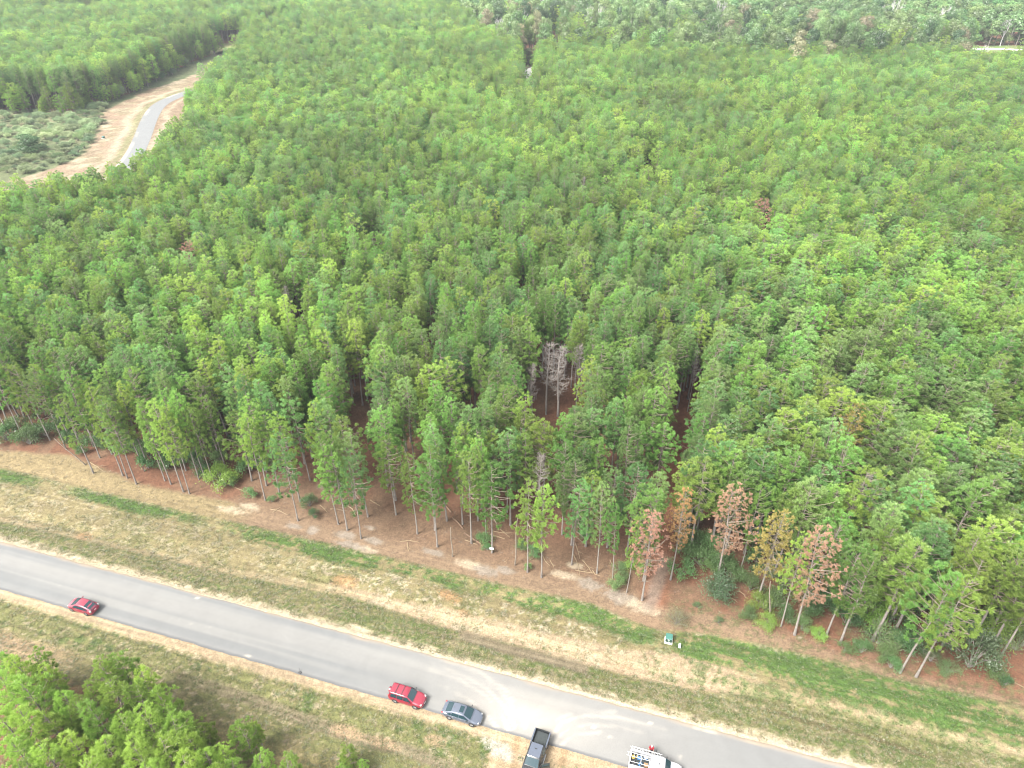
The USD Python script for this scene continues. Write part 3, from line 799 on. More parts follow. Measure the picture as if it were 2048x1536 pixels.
for j, (nm, key, dr, sz) in enumerate([("green", "leaf_dark", 0.3, 0.2), ("drooping", "needle_fresh", 0.8, 0.22), ("grey", "leaf_sage", 0.4, 0.2), ("tan", "leaf_tan", 0.2, 0.13), ("meadow", "leaf_grey", 0.1, 0.3), ("light", "leaf_pale", 0.3, 0.16)]):
    SHRUB[nm] = []
    for i in range(2):
        a, b = shrub_parts(600 + 10 * j + i, R=1.0, h=1.3 + 0.3 * i, leaves=2600, size=sz * 0.42, droop=dr, stems=14)
        SHRUB[nm].append(model(f"{nm}_shrub_model_{'ab'[i]}", [("stems", a, M["bark_pale"] if nm in ("grey", "drooping") else M["bark"], False), ("foliage", b, M[key], False)]))

# --- where the plantation stands
def edge_of(t):
    return np.interp(t, EDGE_T, EDGE_S)


def forest_points(step, y0, y1, seed):
    rng = np.random.default_rng(seed)
    X, Y = np.meshgrid(np.arange(-0.8 * y1 - 60, 0.8 * y1 + 60, step), np.arange(y0, y1, step * 0.9))
    X = X + (np.arange(X.shape[0])[:, None] % 2) * step / 2
    X, Y = X.ravel() + rng.uniform(-0.42, 0.42, X.size) * step, Y.ravel() + rng.uniform(-0.42, 0.42, X.size) * step
    k = np.abs(X) < 0.76 * Y + 30
    return X[k], Y[k]


GAPS = [(740, 765, 2.6), (1090, 770, 2.2), (1120, 720, 2.6), (1145, 790, 2.0), (1060, 740, 2.0), (1380, 790, 2.6), (1372, 740, 2.6), (1385, 850, 2.2), (1345, 950, 2.0), (1335, 1010, 2.0), (930, 800, 1.8), (1165, 850, 2.2),
        (742, 465, 2.8), (808, 610, 2.0), (715, 700, 2.0), (420, 800, 2.6), (1500, 400, 2.5), (1540, 430, 2.5), (1770, 490, 2.2),  (1640, 240, 4), (1590, 245, 4), (1870, 225, 3.5), (1780, 960, 2.5), (1690, 1090, 2.2),
        (960, 900, 2.4), (880, 880, 2.0), (800, 900, 2.4), (1040, 960, 2.2), (520, 910, 1.8), (620, 950, 2.2)]
GP = np.array([[*px(u, v), r] for u, v, r in GAPS])
X1, Y1 = forest_points(3.12, 55, 240, 71)
X2, Y2 = forest_points(3.35, 240, 420, 72)
X3, Y3 = forest_points(4.3, 420, 860, 73)
PX, PY = np.r_[X1, X2, X3], np.r_[Y1, Y2, Y3]
ps, pt = st(PX, PY)
ok = ps > edge_of(pt) + 4.0
ok &= ~inside(PX, PY, CLEARING)
for o in OPENINGS:
    ok &= ~inside(PX, PY, o)
def clear_view(PX, PY, seen, half_h=4.2, zc=13.0, half_w=1.9):
    """False for trees whose crown would stand between the camera's side and the spots (u, v, width in pixels) that the photograph shows through the canopy."""
    k = np.ones(len(PX), bool)
    u0, v0 = pix(PX, PY, np.full(len(PX), zc + half_h))
    u1, v1 = pix(PX, PY, np.full(len(PX), zc - half_h))
    w = FOC * half_w / np.hypot(np.hypot(PX, PY), CAM_H - zc)
    for u, v, r in seen:
        hit = (np.abs((u0 + u1) / 2 - u) < w + r) & (v > v0 - 0.3 * r) & (v < v1 + 0.3 * r)
        k &= ~hit
    return k


ok &= clear_view(PX, PY, [(1460, 1040, 22), (1300, 1085, 18), (1372, 1030, 14), (1545, 1080, 18), (1632, 1110, 20), (372, 508, 9), (1532, 425, 16), (1712, 850, 14), (600, 62, 4), (1095, 800, 12), (1060, 770, 4), (1145, 740, 8), (1135, 790, 6), (1385, 745, 8), (1380, 790, 8), (1372, 860, 3), (1345, 950, 3), (742, 460, 5), (715, 735, 3), (735, 800, 3), (1224, 790, 2), (1110, 740, 25), (1118, 690, 12), (812, 600, 2), (820, 860, 2), (930, 790, 2), (865, 640, 2),
                              (1590, 225, 3), (1640, 250, 3), (1770, 490, 4), (1300, 320, 3), (1535, 425, 12), (430, 800, 4), (1780, 965, 6), (1690, 1085, 8), (1735, 950, 3), (1500, 620, 2), (1050, 560, 2), (690, 540, 2), (600, 620, 2)])
# the notches that let the drive and the lawn be seen over the nearer tree tops
ok &= ~inside(PX, PY, [px(1042, 150, 17.5), px(1070, 150, 17.5), px(1074, 134), px(1042, 134)])
ok &= ~inside(PX, PY, [px(1935, 100, 17.5), px(2050, 100, 17.5), px(2080, 93), px(1945, 95)])
# the cleared middle of the edge is open: only the traced trunks and a thinned stand behind them
rs_ = np.random.default_rng(74)
thin_zone = (ps < edge_of(pt) + 22) & (pt > -50) & (pt < 12)
ok &= ~(thin_zone & (rs_.random(len(PX)) < 0.25))
ok &= ~(thin_zone & (ps < edge_of(pt) + 7))
BROAD = lambda x, y: 0.98 + 0.22 * sstep(5, 35, st(x, y)[1]) * (1 - sstep(120, 230, np.hypot(x, y))) + 0.22 * (fbm2(x, y, 0.03, 3, 87) - 0.5)
ok &= rs_.random(len(PX)) > 0.04 + 0.95 * (BROAD(PX, PY) - 1.04).clip(0, 0.4)
HARD_LINE = lambda x, y: y > np.interp(1024 + FOC * x / (y * math.cos(PITCH) + (CAM_H - 17) * math.sin(PITCH)), [-400, 600, 900, 960, 1000, 1100, 1500, 2100, 2600], [2000, 2000, 600, 480, 445, 425, 400, 395, 395])
hardzone = HARD_LINE(PX, PY + 90 * (fbm2(PX, PY, 0.014, 3, 89) - 0.5) + rs_.normal(0, 9, len(PX)))
keep_h = rs_.random(len(PX))
PX_, PY_ = PX[ok & ~hardzone], PY[ok & ~hardzone]
HX, HY = PX[ok & hardzone & (keep_h < 0.24)], PY[ok & hardzone & (keep_h < 0.24)]


# --- the front row, traced trunk by trunk
ORD = ["first", "second", "third", "fourth", "fifth", "sixth", "seventh", "eighth", "ninth", "tenth", "eleventh", "twelfth", "thirteenth", "fourteenth", "fifteenth", "sixteenth", "seventeenth", "eighteenth", "nineteenth", "twentieth", "twenty-first", "twenty-second", "twenty-third", "twenty-fourth", "twenty-fifth", "twenty-sixth", "twenty-seventh", "twenty-eighth", "twenty-ninth", "thirtieth"]
LEFT = [(18, 868), (45, 872), (75, 866), (100, 880), (132, 898), (160, 885), (187, 946), (200, 915), (224, 908), (246, 951), (255, 956), (273, 968), (284, 927), (297, 935), (330, 961), (342, 968), (367, 983), (379, 987), (372, 941), (398, 958), (412, 963), (429, 968), (455, 950)]
MIDDLE = [(504, 961), (531, 1000), (533, 971), (559, 987), (600, 1002), (596, 1041), (620, 960), (655, 985), (677, 1048), (695, 1060), (722, 1077), (736, 1033), (792, 1029), (835, 1067), (875, 1093), (870, 1060), (943, 1086), (956, 1041), (972, 1069), (984, 1105), (993, 1016), (1014, 1024), (1055, 1144), (1083, 1154), (1124, 1069), (1143, 1129), (1194, 1146), (1225, 1156), (1253, 1185)]
RIGHT = [(1478, 1150), (1562, 1252), (1620, 1215), (1653, 1269), (1681, 1285), (1720, 1230), (1800, 1345), (1832, 1353), (1879, 1300), (1930, 1255), (1973, 1310), (1994, 1325), (2044, 1290)]
SPECIAL = {(792, 1029): (0.86, "short-stemmed pine with a round open crown, set back over the bare brown floor"), (984, 1105): (0.98, "straight pine carrying the white board on its trunk"), (1083, 1154): (1.0, "pine with a full conical crown standing nearest the pale dirt in the cleared edge"),
           (1832, 1353): (1.06, "leaning grey pine nearest the road on the right, bare twigs under its crown"), (1800, 1345): (1.06, "grey-stemmed pine just left of the one nearest the road on the right"), (504, 961): (0.8, "short yellow-green pine where the tan grass ends"),
           (1253, 1185): (0.95, "lopsided pine immediately left of the rust-coloured dead pine"), (1225, 1156): (0.8, "small bright green pine beside the shrubs, left of the rust-coloured pines"), (875, 1093): (0.98, "tall pine above the pale chips in the cleared edge")}
rng = np.random.default_rng(77)
spots = []          # x, y of everything that stands in the stand already
n_ind = 0
for nm, row, where in (("left", LEFT, "pine from the left in the row along the tan dry grass"), ("middle", MIDDLE, "pine from the left along the cleared brown edge of the plantation"), ("right", RIGHT, "pine from the left among the dark shrubs at the right-hand edge")):
    for i, (u, v) in enumerate(sorted(row)):
        x, y = px(u, v)
        sc, lab = SPECIAL.get((u, v), (rng.uniform(0.9, 1.04), ORD[i] + " " + where))
        wide = rng.uniform(0.62, 0.85) if nm == "left" else rng.uniform(0.7, 0.95)
        if nm == "right":
            wide *= 1.25
        if (u, v) in ((1225, 1156), (1253, 1185), (1478, 1150), (1562, 1252)):
            wide *= 0.62
        if (u, v) in ((1800, 1345), (1832, 1353)):
            wide *= 0.82
        k = int(rng.integers(0, 6)) if nm != "right" else int(rng.choice([1, 2, 4, 0]))
        copy_of(EDGEP[k], "pine_tree", lab, "pine tree", (x, y, height(np.array([x]), np.array([y]))[0] - 0.05), rng.uniform(0, 360), "pines of the front row", (wide, wide, sc), (rng.uniform(-2, 2), rng.uniform(-2, 2)))
        spots.append((x, y))
        n_ind += 1
for mdl, u, v, sc, w, lean, lab in [
        (RUST, 1284, 1200, 0.97, 0.95, (0, 1), "rust-coloured dying pine at the mouth of the red track"),
        (ORANGE, 1341, 1159, 0.98, 0.8, (0, 2), "thin pine with orange needles just right of the red track"),
        (RUST, 1435, 1160, 1.02, 1.05, (0, 2), "rust-red dying pine behind the drooping grey-green shrub"),
        (GOLD, 1515, 1200, 1.0, 1.0, (0, 0), "straw-yellow pine between two rust-coloured ones"),
        (RUST, 1589, 1269, 1.1, 1.05, (0, 3), "rust-coloured dying pine furthest right, nearest the green strip"),
        (GOLD, 1712, 818, -1.06, 0.9, (0, 0), "yellow-tinged pine standing in the green stand on the right"),
        (RUST, 372, 484, -1.04, 1.15, (0, 0), "single orange pine top in the green stand on the left"),
        (RUST, 1529, 398, -1.02, 1.25, (0, 0), "orange-red pine top in a gap, upper right of the stand"),
        (RUST, 600, 132, 1.0, 1.2, (0, 0), "orange-brown tree top by the mown opening at the back")]:
    x, y = px(u, v) if sc > 0 else px(u, v, 17.0 * -sc)          # some show only their tops
    sc = abs(sc)
    copy_of(mdl, "dying_pine", lab, "pine tree", (x, y, -0.1), rng.uniform(0, 360), None, (w, w, sc), lean)
    spots.append((x, y))
for mdl, u, v, sc, w, lab in [
        (BARE[0], 1097, 682, 1.0, 1.25, "bare grey dead pine, the tallest of the dead clump in the middle of the stand"),
        (BARE[1], 1122, 690, 0.97, 1.5, "bare grey dead pine, right-hand one of the dead clump"),
        (BARE[2], 1160, 690, 0.86, 1.0, "dead pine with few crooked limbs behind the dead clump"),
        (BARE[1], 1066, 725, 0.8, 0.8, "thin dead pine on the left of the dead clump"),
        (BARE[1], 1225, 722, 0.9, 0.9, "bare grey pine top showing right of the dead clump"),
        (BARE[2], 1396, 700, 0.85, 0.6, "tall dead pine pole with sparse twigs in the red gap"),
        (BARE[0], 1150, 640, 0.95, 0.9, "grey leafless pine top behind the dead clump"),
        (BARE[1], 570, 570, 1.03, 0.8, "small bare grey top poking out of the stand on the left"),
        (BARE[0], 1168, 352, 1.06, 0.9, "bare grey top in the upper middle of the stand"),
        (BARE[1], 1845, 660, 1.05, 1.1, "bare twiggy top among green pines on the far right"),
        (BARE[2], 402, 765, 0.9, 0.9, "broken dead pine behind the left row"),
        (BARE[0], 1635, 465, 1.06, 1.0, "bare grey top in the upper right of the stand"),
        (BARE[1], 1738, 945, 0.95, 1.0, "bare grey dead pine beside the black gap in the right-hand stand"),
        (BARE[2], 1080, 905, 1.0, 0.7, "bare pale twigs above a green crown in the cleared edge")]:
    x, y = px(u, v, 16.0 * sc)
    copy_of(mdl, "dead_pine", lab, "dead tree", (x, y, -0.1), rng.uniform(0, 360), None, (w, w, sc))
    spots.append((x, y))
# lone snags: bare broken poles
for u, v, h, lean, lab in [(1030, 1130, 9.5, (0.1, 0.0), "broken bare pole standing in the cleared edge"), (905, 1113, 6.0, (0.0, 0.1), "thin bare sapling pole in the cleared edge"), (1539, 1238, 6.5, (-0.5, 1.2), "grey crooked bare stem between straw-yellow and green pines"), (171, 930, 5.5, (-2.2, 0.6), "fallen-over pale stem leaning at the left row")]:
    x, y = px(u, v)
    z = np.linspace(0, 1, 6)
    t = MB().tube(np.c_[x + lean[0] * z * h * 0.3 + 0.06 * np.sin(z * 7), y + lean[1] * h * 0.12 * z, z * h], 0.11 * (1 - 0.5 * z), 7)
    for q in range(4):
        a, zq = rng.uniform(0, 6.28), rng.uniform(0.4, 0.9)
        b = np.array([x + lean[0] * zq * h * 0.3, y + lean[1] * h * 0.12 * zq, zq * h])
        t.tube([b, b + [math.cos(a) * .4, math.sin(a) * .4, .15]], [0.03, 0.012], 4)
    obj("snag", t.out(), M["limb"], smooth=True, label=lab, cat="dead tree")
    spots.append((x, y))

# --- the stand behind: the nearest ones one by one, the mass as one scatter
SP = np.array(spots)
near = np.array([np.min(np.hypot(SP[:, 0] - x, SP[:, 1] - y)) for x, y in zip(PX_[:6000], PY_[:6000])])
okn = np.ones(len(PX_), bool)
okn[:6000] = near > 1.9
PX_, PY_ = PX_[okn], PY_[okn]
uu_, vv_ = pix(PX_, PY_, np.full(len(PX_), 14.0))
vis = (uu_ > -20) & (uu_ < 2068) & (vv_ < 1560) & (vv_ > -40)
order = np.argsort(np.where(vis, np.hypot(PX_, PY_), 1e9))
N_IND = 300 - n_ind
first = np.zeros(len(PX_), bool)
first[order[:N_IND]] = True
stand = fbm2(PX_, PY_, 0.018, 3, 81)
hvar = 0.88 + 0.24 * fbm2(PX_, PY_, 0.05, 3, 82) + rng.normal(0, 0.06, len(PX_)).clip(-0.16, 0.1)
for x, y, hs in zip(PX_[first], PY_[first], hvar[first]):
    copy_of(DENSE[int(rng.integers(0, 12))], "pine_tree", "green pine packed in the dense plantation just behind its front row", "pine tree", (x, y, -0.05), rng.uniform(0, 360), "pines behind the front row of the plantation", (rng.uniform(0.84, 1.18) * float(BROAD(np.array([x]), np.array([y]))[0]),) * 2 + (hs,), (rng.uniform(-2, 2), rng.uniform(-2, 2)))


def scatter(name, models, x, y, z, idx, scales, rz, label, cat, kind="stuff", tilt=None):
    pi = UsdGeom.PointInstancer.Define(stage, fresh(name))
    path = str(pi.GetPath())
    rel = pi.CreatePrototypesRel()
    for k, parts in enumerate(models):
        UsdGeom.Xform.Define(stage, f"{path}/plant_{k}" if k else f"{path}/plant")
        pp = f"{path}/plant_{k}" if k else f"{path}/plant"
        for pn, mesh, m, sm in parts:
            usdkit.mesh(stage, f"{pp}/{pn}", mesh, m, smooth=sm)
        rel.AddTarget(pp)
    n = len(x)
    pi.CreatePositionsAttr(Vt.Vec3fArray.FromNumpy(np.stack([x, y, z], 1).astype(np.float32)))
    pi.CreateProtoIndicesAttr(Vt.IntArray.FromNumpy(np.asarray(idx, np.int32)))
    pi.CreateScalesAttr(Vt.Vec3fArray.FromNumpy(np.asarray(scales, np.float32)))
    h = np.radians(rz) / 2
    q = np.stack([np.cos(h), 0 * h, 0 * h, np.sin(h)], 1)
    if tilt is not None:                                     # a small lean about x and y first
        a, b = tilt[:, 0] / 2, tilt[:, 1] / 2
        q = np.stack([np.cos(h), np.cos(h) * a - np.sin(h) * b, np.cos(h) * b + np.sin(h) * a, np.sin(h)], 1)
        q /= np.linalg.norm(q, axis=1, keepdims=True)
    pi.CreateOrientationsAttr(Vt.QuathArray([Gf.Quath(float(a), float(b), float(c), float(d)) for a, b, c, d in q]))
    tag(pi, label, cat, kind=kind)
    return pi


xs, ys, hs = PX_[~first], PY_[~first], hvar[~first]
n = len(xs)
# blue-green and yellow-green trees come in loose groups
sel = 0.6 * fbm2(xs, ys, 0.03, 3, 83) + 0.4 * rng.random(n)
grp = np.argsort(np.argsort(sel)) / n
pick = np.array([1, 4, 7, 10, 0, 2, 3, 6, 8, 9, 5, 11])[np.minimum((grp * 12).astype(int), 11)]
swap = rng.random(n) < 0.35
pick = np.where(swap, rng.integers(0, 12, n), pick)
wd = rng.uniform(0.82, 1.2, n) * BROAD(xs, ys) * np.where(np.hypot(xs, ys) > 420, 1.3, np.where(np.hypot(xs, ys) > 240, 1.1, 1.0))
# models stand in the scatter as well, each with its own needle colour
names = [f"dense_pine_model_{c}" for c in DN]
scatter("pine_forest", [MODELS[q] for q in names], xs, ys, np.full(n, -0.05), pick, np.stack([wd, wd, hs], 1), rng.uniform(0, 360, n), "mass of green pines filling the plantation out to the far woods", "pine forest", tilt=rng.normal(size=(n, 2)) * 0.03)
print("pines", n + 300)

# --- broadleaf woods at the back
hu, hv = pix(HX, HY, np.full(len(HX), 12.0))
hvis = (hu > -10) & (hu < 2058) & (hv > -30) & (hv < 200)
ho = np.argsort(np.where(hvis, np.hypot(HX, HY), 1e9))
pal = fbm2(HX, HY, 0.02, 3, 85)
cnt = {}
KIND = {"olive": ("broad olive-green tree in the mixed woods at the back", "olive-green trees in the woods at the back"), "pale": ("round pale-green tree in the mixed woods at the back", "pale green trees in the woods at the back"),
        "dark": ("dark green tree in the mixed woods at the back", "dark green trees in the woods at the back"), "tan": ("tan autumn tree in the mixed woods at the back", "tan trees in the woods at the back"), "pine": ("tall pine standing among the broadleaf woods at the back", "tall pines in the woods at the back")}
hx2, hy2, hm = [], [], []
for rank, i in enumerate(ho):
    r = rng.random()
    kind = "olive" if r < 0.34 else "pale" if r < 0.60 else "dark" if r < 0.72 else "tan" if r < 0.79 else "pine"
    if rank < 420 and hvis[i]:
        if kind == "pine":
            mdl = EDGEP[int(rng.integers(0, 6))]
            w, sc = rng.uniform(1.4, 2.0), rng.uniform(1.05, 1.35)
        else:
            mdl = HARD[kind][int(rng.integers(0, len(HARD[kind])))]
            w, sc = rng.uniform(0.9, 1.9), rng.uniform(1.0, 1.7)
        copy_of(mdl, "broadleaf_tree" if kind != "pine" else "tall_pine", KIND[kind][0], "tree" if kind != "pine" else "pine tree", (HX[i], HY[i], -0.1), rng.uniform(0, 360), KIND[kind][1], (w, w, sc))
    else:
        hx2.append(HX[i]); hy2.append(HY[i])
hx2, hy2 = np.array(hx2), np.array(hy2)
_h = [hardwood_parts(580 + i, h=17, R=3.9, leaves=900, size=0.7) for i in range(3)]
n = len(hx2)
wd = rng.uniform(1.2, 1.9, n)
scatter("far_woods", [[("trunk", _h[i][0], M["bark"], True), ("crown", _h[i][1], M[["leaf_olive", "leaf_pale", "leaf_dark"][i]], False)] for i in range(3)], hx2, hy2, np.full(n, -0.1), rng.choice(3, n, p=[0.45, 0.3, 0.25]), np.stack([wd, wd, rng.uniform(0.85, 1.25, n)], 1), rng.uniform(0, 360, n), "mixed broadleaf woods fading into the distance", "woods")
for u, v, sc, w, k, lab in [(1500, 118, 1.0, 0.8, 1, "white-stemmed bare tree with a forked trunk above the pine tops"), (1840, 112, 1.35, 1.25, 0, "large bare grey tree, taller of the pale pair on the right"), (1870, 118, 1.15, 1.1, 2, "bare grey tree, lower right one of the pale pair"), (1700, 112, 1.1, 1.1, 0, "bare pale-grey tree left of the tall pine group"),
                         (1952, 140, 0.8, 0.9, 2, "small bare pinkish-grey tree below the lawn"), (1292, 100, 1.0, 0.5, 1, "thin white bare snag above the pine tops"), (1092, 150, 0.85, 0.9, 2, "pale bare tree beside the paved drive"), (1165, 48, 1.0, 0.8, 0, "bare grey tree in the back woods above the drive"), (1410, 44, 1.0, 0.9, 2, "bare grey tree near the top, left of the white-stemmed one"),
                         (1760, 60, 1.0, 0.8, 1, "thin bare grey tree behind the tall pines"), (2000, 92, 1.0, 1.2, 0, "bare white tree at the edge of the lawn"), (2030, 88, 0.9, 1.1, 2, "bare white tree right of the one at the lawn edge"), (1955, 70, 1.0, 0.8, 1, "bare grey tree behind the lawn"), (220, 155, 0.7, 0.5, 1, "bare leaning snag in the pines beyond the far road"), (1325, 20, 1.0, 1.0, 2, "bare pinkish tree at the very top, middle right")]:
    x, y = px(u, v)
    copy_of(GREYT[k], "bare_tree", lab, "bare tree", (x, y, -0.1), rng.uniform(0, 360), None, (w, w, sc))

for q in range(34):
    u, v = rng.uniform(930, 2040), rng.uniform(15, 112)
    x, y = px(u, v)
    w = rng.uniform(0.7, 1.2)
    copy_of(GREYT[int(rng.integers(0, 3))], "bare_tree", "bare grey tree scattered among the leafy woods at the back", "bare tree", (x, y, -0.1), rng.uniform(0, 360), "bare grey trees scattered in the woods at the back", (w, w, rng.uniform(1.05, 1.5)))

for u, v, k, w, lab in [(1036, 131, "olive", 1.0, "olive tree at the back of the paved drive, left"), (1056, 129, "pale", 1.1, "pale tree at the back of the paved drive, middle"), (1076, 130, "olive", 1.0, "olive tree at the back of the paved drive, right"), (1935, 92, "pale", 1.2, "pale tree behind the lawn, left end"), (1970, 90, "olive", 1.3, "olive tree behind the lawn, left of the middle"), (2005, 89, "pale", 1.2, "pale tree behind the lawn, right of the middle"), (2040, 90, "olive", 1.3, "olive tree behind the lawn, right end")]:
    x, y = px(u, v)
    copy_of(HARD[k][0], "broadleaf_tree", lab, "tree", (x, y, -4.5), rng.uniform(0, 360), None, (w * 1.3, w * 1.3, 0.85))

# --- shrubs
def shrub(kind, u, v, r, lab, group=None, hs=1.0, name="shrub", cat="shrub", z=None):
    x, y = px(u, v)
    copy_of(SHRUB[kind][int(rng.integers(0, 2))], name, lab, cat, (x, y, height(np.array([x]), np.array([y]))[0] - 0.03), rng.uniform(0, 360), group, (r, r, r * hs * rng.uniform(0.85, 1.1)))


LABELS_USED = {}


def beside(u, v, start):
    """Names the front-row trunk nearest to a shrub."""
    best = min(((math.hypot(*(px(u, v) - px(a, b))), nm, i) for nm, row in (("left row", LEFT), ("cleared edge", MIDDLE), ("right-hand edge", RIGHT)) for i, (a, b) in enumerate(sorted(row))))
    lab = f"{start} by the {ORD[best[2]]} pine from the left in the {best[1]}"
    k = LABELS_USED[lab] = LABELS_USED.get(lab, 0) + 1
    return lab if k == 1 else lab.replace(start, ORD[k - 1] + " " + start)


G1, G2, G3 = "dark shrubs along the left row of pines", "dark shrubs under the right-hand edge pines", "small green shrubs on the cleared brown floor"
for u, v, r in [(15, 880, 2.2), (60, 888, 2.2), (35, 862, 2.0), (95, 872, 1.8), (140, 876, 1.4), (165, 905, 1.1), (215, 895, 1.5), (300, 912, 1.8), (345, 925, 1.6), (325, 940, 1.2), (395, 935, 1.8), (370, 925, 1.6), (415, 950, 1.5), (120, 862, 2.0), (265, 900, 1.6), (440, 930, 1.6)]:
    shrub("green", u, v, r, beside(u, v, "leafy green shrub"), G1)
shrub("drooping", 443, 968, 2.2, "large drooping green bush where the left row of pines ends")
for u, v, r in [(1380, 1090, 2.2), (1400, 1130, 2.4), (1375, 1050, 2.0), (1425, 1110, 2.2), (1440, 1150, 2.0), (1545, 1215, 1.6), (1575, 1235, 1.5), (1610, 1228, 1.8), (1640, 1215, 1.8), (1500, 1180, 1.6), (1735, 1235, 2.4), (1755, 1285, 2.2), (1790, 1300, 2.0), (1825, 1290, 2.0), (1980, 1270, 2.2), (2030, 1300, 2.2), (2020, 1250, 2.0), (1890, 1255, 2.0), (1700, 1190, 2.0), (1660, 1160, 2.0), (1850, 1220, 2.2), (1780, 1220, 2.2), (1275, 1140, 1.5), (1237, 1140, 1.0), (1560, 1160, 2.0), (1600, 1130, 2.0), (1765, 1320, 1.4), (1490, 1232, 1.3), (1530, 1252, 1.2), (1602, 1258, 1.2), (1635, 1272, 1.0), (1722, 1305, 1.3), (1780, 1335, 1.2), (1895, 1345, 1.3), (1985, 1345, 1.3), (1870, 1285, 1.8), (2010, 1370, 0.9), (1460, 1160, 1.8), (1520, 1215, 1.5), (1690, 1245, 1.8), (1670, 1225, 1.6)]:
    shrub(str(rng.choice(["green", "green", "drooping", "light"])), u, v, r, beside(u, v, "leafy green shrub"), G2)
shrub("grey", 1430, 1195, 2.3, "grey-green drooping bush in front of the dark shrubs, right of the red track")
shrub("grey", 1937, 1335, 2.9, "large grey-green bush with pale branches at the right edge of the trees", hs=1.1)
shrub("light", 1860, 1322, 1.2, "small bright green bush between two leaning grey trunks")
shrub("tan", 1352, 1248, 1.7, "yellowish tan bush behind the green utility box", hs=0.8)
shrub("green", 1688, 1302, 0.9, "low dark bush in front of the red floor, right of the rust-coloured pine")
shrub("light", 1395, 1214, 0.6, "small lime-green plant left of the brown brush pile")
shrub("light", 1436, 1246, 0.6, "small lime-green plant on the dirt behind the green strip")
for u, v, r in [(620, 1012, 1.3), (545, 1003, 0.7), (628, 1035, 0.9), (968, 1082, 1.2), (1045, 1095, 1.0), (1068, 1112, 1.1), (1160, 1055, 1.3), (1172, 1075, 1.1), (1233, 1175, 1.2), (1245, 1160, 1.0), (1055, 1138, 0.6), (975, 1100, 0.8)]:
    shrub("green", u, v, r, beside(u, v, "small green shrub"), G3)
# undergrowth inside the stand, seen through gaps
X, Y = forest_points(4.2, 60, 150, 88)
s_, t_ = st(X, Y)
k = (s_ > edge_of(t_) + 3) & ((t_ < -48) | (t_ > 17)) & (s_ < 70) & (rng.random(len(X)) < 0.75)
X, Y = X[k], Y[k]
_s = [shrub_parts(690 + i, R=1.0, h=1.5, leaves=1200, size=0.12, droop=0.4, stems=9) for i in range(2)]
n = len(X)
wd = rng.uniform(1.0, 2.0, n)
scatter("undergrowth", [[("stems", a, M["bark"], False), ("foliage", b, M["leaf_dark"], False)] for a, b in _s], X, Y, np.full(n, -0.1), rng.integers(0, 2, n), np.stack([wd, wd, wd], 1), rng.uniform(0, 360, n), "dark undergrowth between the trunks of the plantation", "undergrowth")
# meadow shrubs on the clearing
x, y = px(62, 305)
copy_of(HARD["dark"][0], "broad_bush", "big dark green bush standing alone in the grey-green meadow", "bush", (x, y, -3.2), 30, None, (1.7, 1.7, 0.62))
GM = "grey-green shrubs of the meadow beyond the far road"
X, Y = [], []
for q in range(2600):
    u, v = rng.uniform(-60, 215), rng.uniform(214, 350)
    x, y = px(u, v)
    if inside(np.array([x]), np.array([y]), CLEARING)[0] and not inside(np.array([x]), np.array([y]), [px(a, b) for a, b in [(20, 360), (100, 338), (158, 312), (182, 285), (204, 250), (196, 228), (252, 195), (362, 155), (402, 142), (470, 120), (520, 150), (300, 330), (150, 470), (-40, 470)]])[0]:
        if all((x - a) ** 2 + (y - b) ** 2 > 3.6 ** 2 for a, b in zip(X, Y)):
            X.append(x); Y.append(y)
XM, YM = np.array(X), np.array(Y)
o = np.argsort(np.hypot(XM, YM))
for c, i in enumerate(o[:260]):
    kd = ["meadow", "meadow", "light", "grey"][int(rng.integers(0, 4))]
    r = rng.uniform(1.0, 2.4)
    copy_of(SHRUB[kd][int(rng.integers(0, 2))], "meadow_shrub", "low grey-green shrub in the rough meadow beyond the far road", "shrub", (XM[i], YM[i], -0.05), rng.uniform(0, 360), GM, (r, r, r * rng.uniform(0.5, 0.9)))
if len(o) > 260:
    i = o[260:]
    n = len(i)
    wd = rng.uniform(1.0, 2.4, n)
    a, b = shrub_parts(699, R=1.0, h=1.3, leaves=400, size=0.34, droop=0.1)
    scatter("meadow_scrub", [[("stems", a, M["bark"], False), ("foliage", b, M["leaf_grey"], False)]], XM[i], YM[i], np.full(n, -0.05), np.zeros(n, int), np.stack([wd, wd, wd * 0.7], 1), rng.uniform(0, 360, n), "low scrub at the back of the rough meadow", "scrub")
for u, v, r, kd in [(205, 205, 3.2, "green"), (240, 196, 3.0, "grey"), (150, 222, 2.6, "grey"), (280, 178, 3.2, "grey"), (320, 160, 3.0, "green"), (370, 135, 3.0, "grey"), (225, 190, 2.6, "green"), (345, 150, 2.6, "grey"), (170, 216, 2.5, "green")]:
    shrub(kd, u, v, r, "bush at the foot of the pines beyond the far road", "bushes under the pines beyond the far road")

FL = np.array(FAR_LINE)
seg = np.r_[0, np.cumsum(np.hypot(*np.diff(FL, axis=0).T))]
for q in np.arange(4, seg[-1] - 20, 3.2):
    x, y = np.interp(q, seg, FL[:, 0]) + rng.uniform(-3, 3), np.interp(q, seg, FL[:, 1]) + rng.uniform(-6, 0)
    r = rng.uniform(0.7, 1.6)
    copy_of(YOUNG[int(rng.integers(0, 4))], "low_pine", "low bushy pine in front of the tall stand beyond the far road", "pine tree", (x, y, -0.6), rng.uniform(0, 360), "low pines along the edge beyond the far road", (r * 1.2, r * 1.2, r))

